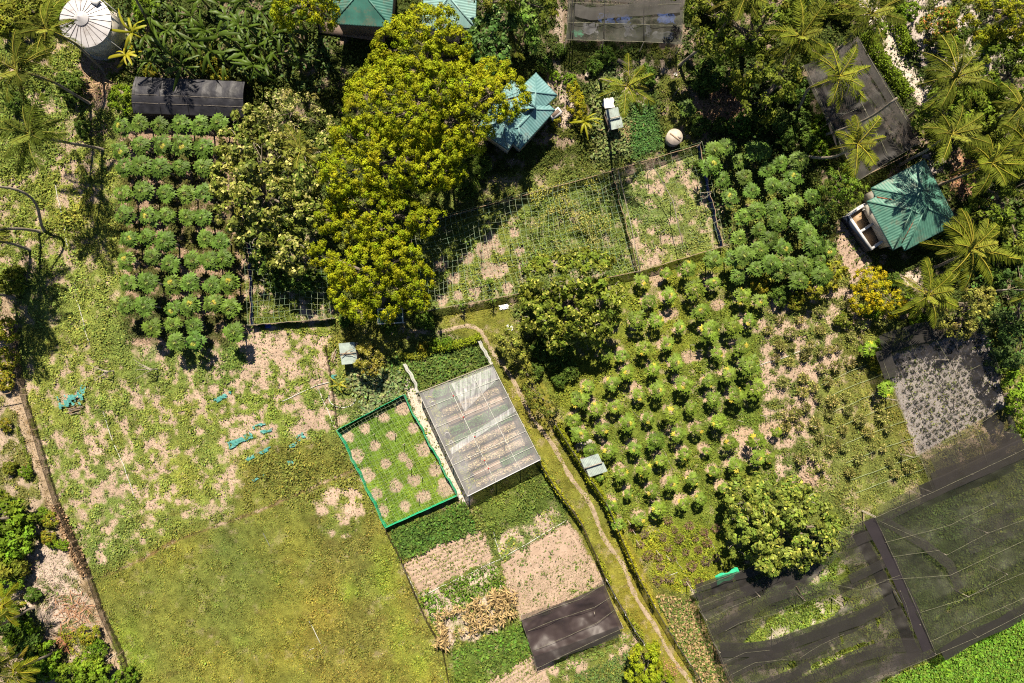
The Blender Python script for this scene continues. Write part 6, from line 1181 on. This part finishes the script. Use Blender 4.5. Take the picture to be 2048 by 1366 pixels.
for y0, i in ((760,0),(785,1),(815,2),(845,3),(880,4),(915,5),(950,6),(975,7)):
    pole_line('hose', 'pale drip hose, %s from the top in the right bushy plot' % ordn(i), 'hose', [(1640 + i * 10, y0 + 10), (1700 + i * 12, y0 - 18), (1760 + i * 13, y0 - 40)], .02, 'string', .25, 'drip hoses')
setp(MB().tube([Vector((P(685, 795).x + 1.35 * math.cos(a) * 1.0, P(685, 795).y + 1.0 * math.sin(a), .06 + gz(*P(685, 795).xy))) for a in np.linspace(2.9, 6.4, 22)], .05, 6).build('hose_ring', M['white_pipe']), 'curved white hose round the stunted banana dirt circle', 'hose')
# dead trees, logs, branches
def dead_tree(label, px, py, h, ax, seed):
    rp = random.Random(seed); b = P(px, py); t = thing('dead_tree', label, 'dead tree', (b.x, b.y, 0), 'dead trees'); MB().tube([(b.x, b.y, -.2), (b.x + .03, b.y, h * .5), (b.x + ax[0] * .1, b.y + ax[1] * .1, h)], [.07, .055, .04], 6).build('trunk', M['grey_wood'], t)
    for k in range(6):
        a = math.atan2(ax[1], ax[0]) + rp.uniform(-1, 1); L = rp.uniform(.7, 1.9); s = Vector((b.x, b.y, h * rp.uniform(.55, 1))); e = s + Vector((math.cos(a) * L, math.sin(a) * L, rp.uniform(.1, .8))); m_ = s.lerp(e, .5) + Vector((0, 0, .12)); MB().tube([s, m_, e, e + Vector((rp.uniform(-.3, .3), rp.uniform(-.3, .3), .2))], [.035, .025, .015, .008], 5).build('branch', M['grey_wood'], t)
dead_tree('dead leafless sapling, left one of two on the weedy field', 228, 742, 1.5, (-1, -.3), 1); dead_tree('dead leafless sapling, right one of two below the sandy patch', 316, 738, 1.8, (-1, .4), 2)
def logobj(label, pts, r, mat='palm_bark', z=.2, name='log', cat='log'): return setp(MB().tube([(P(*q_).x, P(*q_).y, z + .1 * (i % 2)) for i, q_ in enumerate(pts)], [r * (1 - .3 * i / len(pts)) for i in range(len(pts))], 8).build(name, M[mat]), label, cat)
logobj('fallen palm log below the top shade roof', [(1235,122),(1258,136)], .2); logobj('grey stump log leaning left of the lone palm', [(1172,155),(1180,140),(1192,128)], .22); logobj('pale fallen branch right of the herb bed', [(1345,195),(1357,178)], .06)
logobj('long pale pole in the dark grove at the right edge', [(1988,582),(2046,580)], .09, 'white_pipe', 1.2); logobj('stick lying on the left edge sand', [(6,928),(30,912)], .05, 'wood')
t = thing('fence_post', 'leaning stick post on the bottom left meadow ridge', 'post', corner([(235,1304)])); b = P(235, 1304); MB().tube([(b.x, b.y, -.1), (b.x - .4, b.y - .3, 1.3)], .035, 5).build('post', M['grey_wood'], t)
logobj('bamboo bar across the top of the left fence line', [(6,792),(43,783)], .05, 'wood', 1.4, 'bar', 'bar')
def litter(label, px, py, r, n, col, L=1.2, name='frond_litter', cat='litter', z=.15, mat='leaf_matte', w=.08):
    b = P(px, py); k = rng.normal(0, r * .45, (n, 2)); a = rng.uniform(0, 6.28, n); C = np.c_[b.x + k[:, 0], b.y + k[:, 1], gz(b.x, b.y) + .08 + z * rng.random(n)]; A_ = np.c_[np.cos(a), np.sin(a), rng.normal(0, .12, n)]
    v, q_, c = leaf_arrays(C, A_, runit(n) * .4 + np.array([0, 0, 1]), L * rng.uniform(.4, 1.1, n), w, np.array(col) * rng.uniform(.5, 1.5, (n, 1)), .05); return setp(link(name, mesh_np(name, v, q_, None, c), M[mat]), label, cat, kind='stuff')
litter('dry fallen fronds on brown soil below the white tank', 190, 170, 1.7, 170, (.38, .26, .16)); litter('dead frond pile in the shaded clearing right of the round cistern', 1440, 215, 2.2, 260, (.32, .2, .11)); litter('brown brush heap under the upper right trees', 1455, 195, 1.8, 200, (.2, .13, .1), .9)
litter('brown dead fronds scattered on the lower left sand', 150, 1220, 1.9, 150, (.36, .2, .12)); litter('red brown frond heap in the lower left strip', 128, 1285, .9, 70, (.34, .16, .09)); litter('twig litter over the pale sand patch', 110, 1180, 3.2, 260, (.42, .32, .26), .8, w=.05); litter('small brown litter heap beside the second palm', 198, 255, 1.1, 80, (.35, .25, .17), .6)
litter('reddish litter right of the right house', 1925, 360, 1.6, 150, (.34, .18, .1), .6); litter('pale dry straw below the dirt of the orchard tree', 1615, 965, 1.5, 150, (.4, .28, .2), .5); litter('dry litter by the edge of the upper left orchard', 45, 1130, 1.3, 70, (.36, .22, .14), 1.0)
litter('red brown leaf litter beside the lane at the bottom', 1340, 1340, 1.3, 220, (.34, .19, .1), .16, w=.1); litter('dead weeds on the brown strip beside the striped shed', 1245, 265, 1.3, 200, (.32, .24, .12), .4)
def rag(label, px, py, w, d, mat='teal_rag', seed=0, torn=.25, rot=0.0, z=.12):
    b = P(px, py); ca, sa = math.cos(rot), math.sin(rot); sd = seed
    def f(u, v): x, y = (u - .5) * w, (v - .5) * d; zz = z + .12 * fbm(np.array([x * 2.5 + sd]), np.array([y * 2.5]), .5, 190, 2)[0]; return (b.x + x * ca - y * sa + .06 * math.sin(v * 9 + sd), b.y + x * sa + y * ca, gz(b.x, b.y) + zz)
    o = MB().patch(f, 24, 12, lambda u, v: fbm(np.array([u * w * 3 + sd]), np.array([v * d * 3 + sd]), .9, 194, 2)[0] > torn + (.07 if mat == 'teal_rag' else 0) and abs(v - .5) < .5 * (.6 + .7 * vnoise(np.array([u * 7 + sd]), np.array([sd * 1.]), 77)[0])).build('plastic_rag', M[mat], None, True); return setp(o, label, 'plastic rag', 'torn plastic rags')
rag('large teal net rag draped on the stick pile in the weeds', 146, 800, 2.6, 1.3, seed=1, torn=.42, rot=.2, z=.35); rag('small teal rag above the stick pile', 164, 778, .8, .9, seed=2, torn=.4); rag('teal mulch strip with plant holes in the sand beds', 482, 880, 2.6, .7, seed=3, torn=.33, rot=.45)
rag('teal strip scrap at the upper sand beds', 450, 792, 2.0, .5, seed=4, torn=.45, rot=.5); rag('teal scrap left of the upper sand bed', 436, 798, .7, .4, seed=5, torn=.4); rag('long torn teal strip above the brown meadow', 516, 908, 3.0, .4, seed=6, torn=.4, rot=.45); rag('teal scrap right of the long torn strip', 604, 872, 1.1, .6, seed=7, torn=.4, rot=.6)
rag('dark teal scrap in the middle of the sand beds', 534, 861, 1.2, .35, seed=8, torn=.3, rot=.3); rag('pale teal scrap near the middle sand bed', 520, 850, 1.4, .3, seed=9, torn=.4, rot=.4); rag('teal scrap under the green pen corner', 588, 890, .9, .4, seed=10, torn=.4, rot=.5); rag('teal scrap in the lower weeds', 582, 925, .6, .4, seed=11, torn=.4)
rag('tiny teal scrap at the left of the lower weeds', 518, 955, 1.4, .3, seed=12, torn=.45, rot=.5); rag('blue teal scrap beside the stunted banana', 669, 753, .6, .5, seed=13, torn=.35); rag('crumpled silver sheet above the striped shed', 1215, 210, 1.1, 1.0, 'white', 14, .1, .1, .5); rag('white plastic scrap on the soil below the trellis', 1008, 614, .9, .45, 'white', 15, .2, .2); rag('blue rag at the left pen bottom edge', 537, 652, .6, .5, 'blue_cloth', 16, .2); rag('pale scrap beside the left end of the pipe fence', 1020, 655, .6, .6, 'white', 17, .2); rag('white scrap under the long grey palm trunk', 1350, 150, .3, .3, 'white', 18, .0); rag('blue rag on the dark clearing', 1425, 160, .8, .5, 'blue_cloth', 19, .1)
for nm_, px, py, w, an, lb in (('firewood_pile', 152, 818, 1.9, .25, 'pile of thin brown sticks under the teal net rag'), ('firewood_pile', 668, 712, 1.2, 1.3, 'stack of poles and boards left of the branch shed')):
    b = P(px, py); t = thing(nm_, lb, 'stick pile', (b.x, b.y, 0))
    for k in range(13): a = an + random.gauss(0, .18); L = w * random.uniform(.5, 1) / 2; x, y, z_ = b.x + random.gauss(0, .12), b.y + random.gauss(0, .28), .12 + .05 * (k % 4); MB().tube([(x - L * math.cos(a), y - L * math.sin(a), z_), (x + L * math.cos(a), y + L * math.sin(a), z_ + .06)], [.035, .025], 5).build('stick', M['wood'] if k % 3 else M['grey_wood'], t)
for i, (a, b_, lb) in enumerate((((683,712),(706,698),'longer crooked branch lying on the branch shed roof'), ((690,708),(712,712),'shorter branch lying on the branch shed roof'))):
    p, q_ = P(*a, 2.0), P(*b_, 2.0); setp(MB().tube([p, p.lerp(q_, .5) + Vector((0, .12, .05)), q_], [.04, .035, .02], 5).build('branch', M['wood']), lb, 'branch')
# paved slabs beside the orchard shed
for i, (x, y, w, d, a, lb) in enumerate(((1160,893,1.5,.9,.3,'largest pale slab above the orchard shed'), (1182,898,1.1,.8,.25,'pale slab right of the largest one above the orchard shed'), (1178,884,.8,.6,.1,'small upper slab beside the orchard shed'), (1150,905,.9,.5,.4,'narrow dark slab at the hedge side of the orchard shed'))):
    b = P(x, y); mb = MB(); k = [(math.cos(q_) * w / 2 * random.uniform(.85, 1.1), math.sin(q_) * d / 2 * random.uniform(.85, 1.15)) for q_ in (.5, 1.2, 2.5, 3.5, 4.3, 5.6)]; r_ = [(b.x + x_ * math.cos(a) - y_ * math.sin(a), b.y + x_ * math.sin(a) + y_ * math.cos(a)) for x_, y_ in k]; mb.prism([(x_, y_, -.1) for x_, y_ in r_], [(x_, y_, .14 + .02 * i) for x_, y_ in r_]); setp(mb.build('concrete_slab', M['concrete']), lb, 'slab', 'concrete slabs')
# props between the mounds of the open orchard
for i, (x, y) in enumerate(((1440,700),(1475,840),(1370,1000),(1300,635),(1440,610),(1252,640),(1395,700),(1520,830),(1530,830),(1618,850),(1650,870),(1540,820),(1265,1060),(1272,1080),(1332,1110),(1312,1100),(1380,690),(1255,1040))):
    b = P(x, y); o = MB().tube([(b.x, b.y, -.1), (b.x + .03, b.y, 1.7)], .03, 5).build('stake', M['grey_wood'], None, loc=(b.x, b.y, 0)); o['category'] = 'stake'; o['group'] = 'stakes in the orchard'; (autostakes if 'autostakes' in globals() else globals().setdefault('autostakes', [])).append((o, x, y))
autolabel(autostakes, 'thin grey stake')
# film curtains and wires by the greenhouse
for lb, pts in (('pale folded net trailing from the far left corner of the greenhouse', [(808,728),(820,745),(832,765),(837,784)]), ('pale folded net trailing from the far right corner of the greenhouse', [(958,682),(968,700),(978,716),(983,727)])):
    W_ = [P(*q_, .8) for q_ in pts]
    def f(u, v):
        s = u * (len(W_) - 1); i = min(int(s), len(W_) - 2); p = W_[i].lerp(W_[i + 1], s - i); return (p.x + (v - .5) * .3 + .04 * math.sin(u * 20), p.y + (v - .5) * .1, p.z + .12 * math.sin(v * 9 + u * 6) + .8 * u)
    setp(MB().patch(f, 24, 8).build('folded_net', M['veil'], None, True), lb, 'netting')
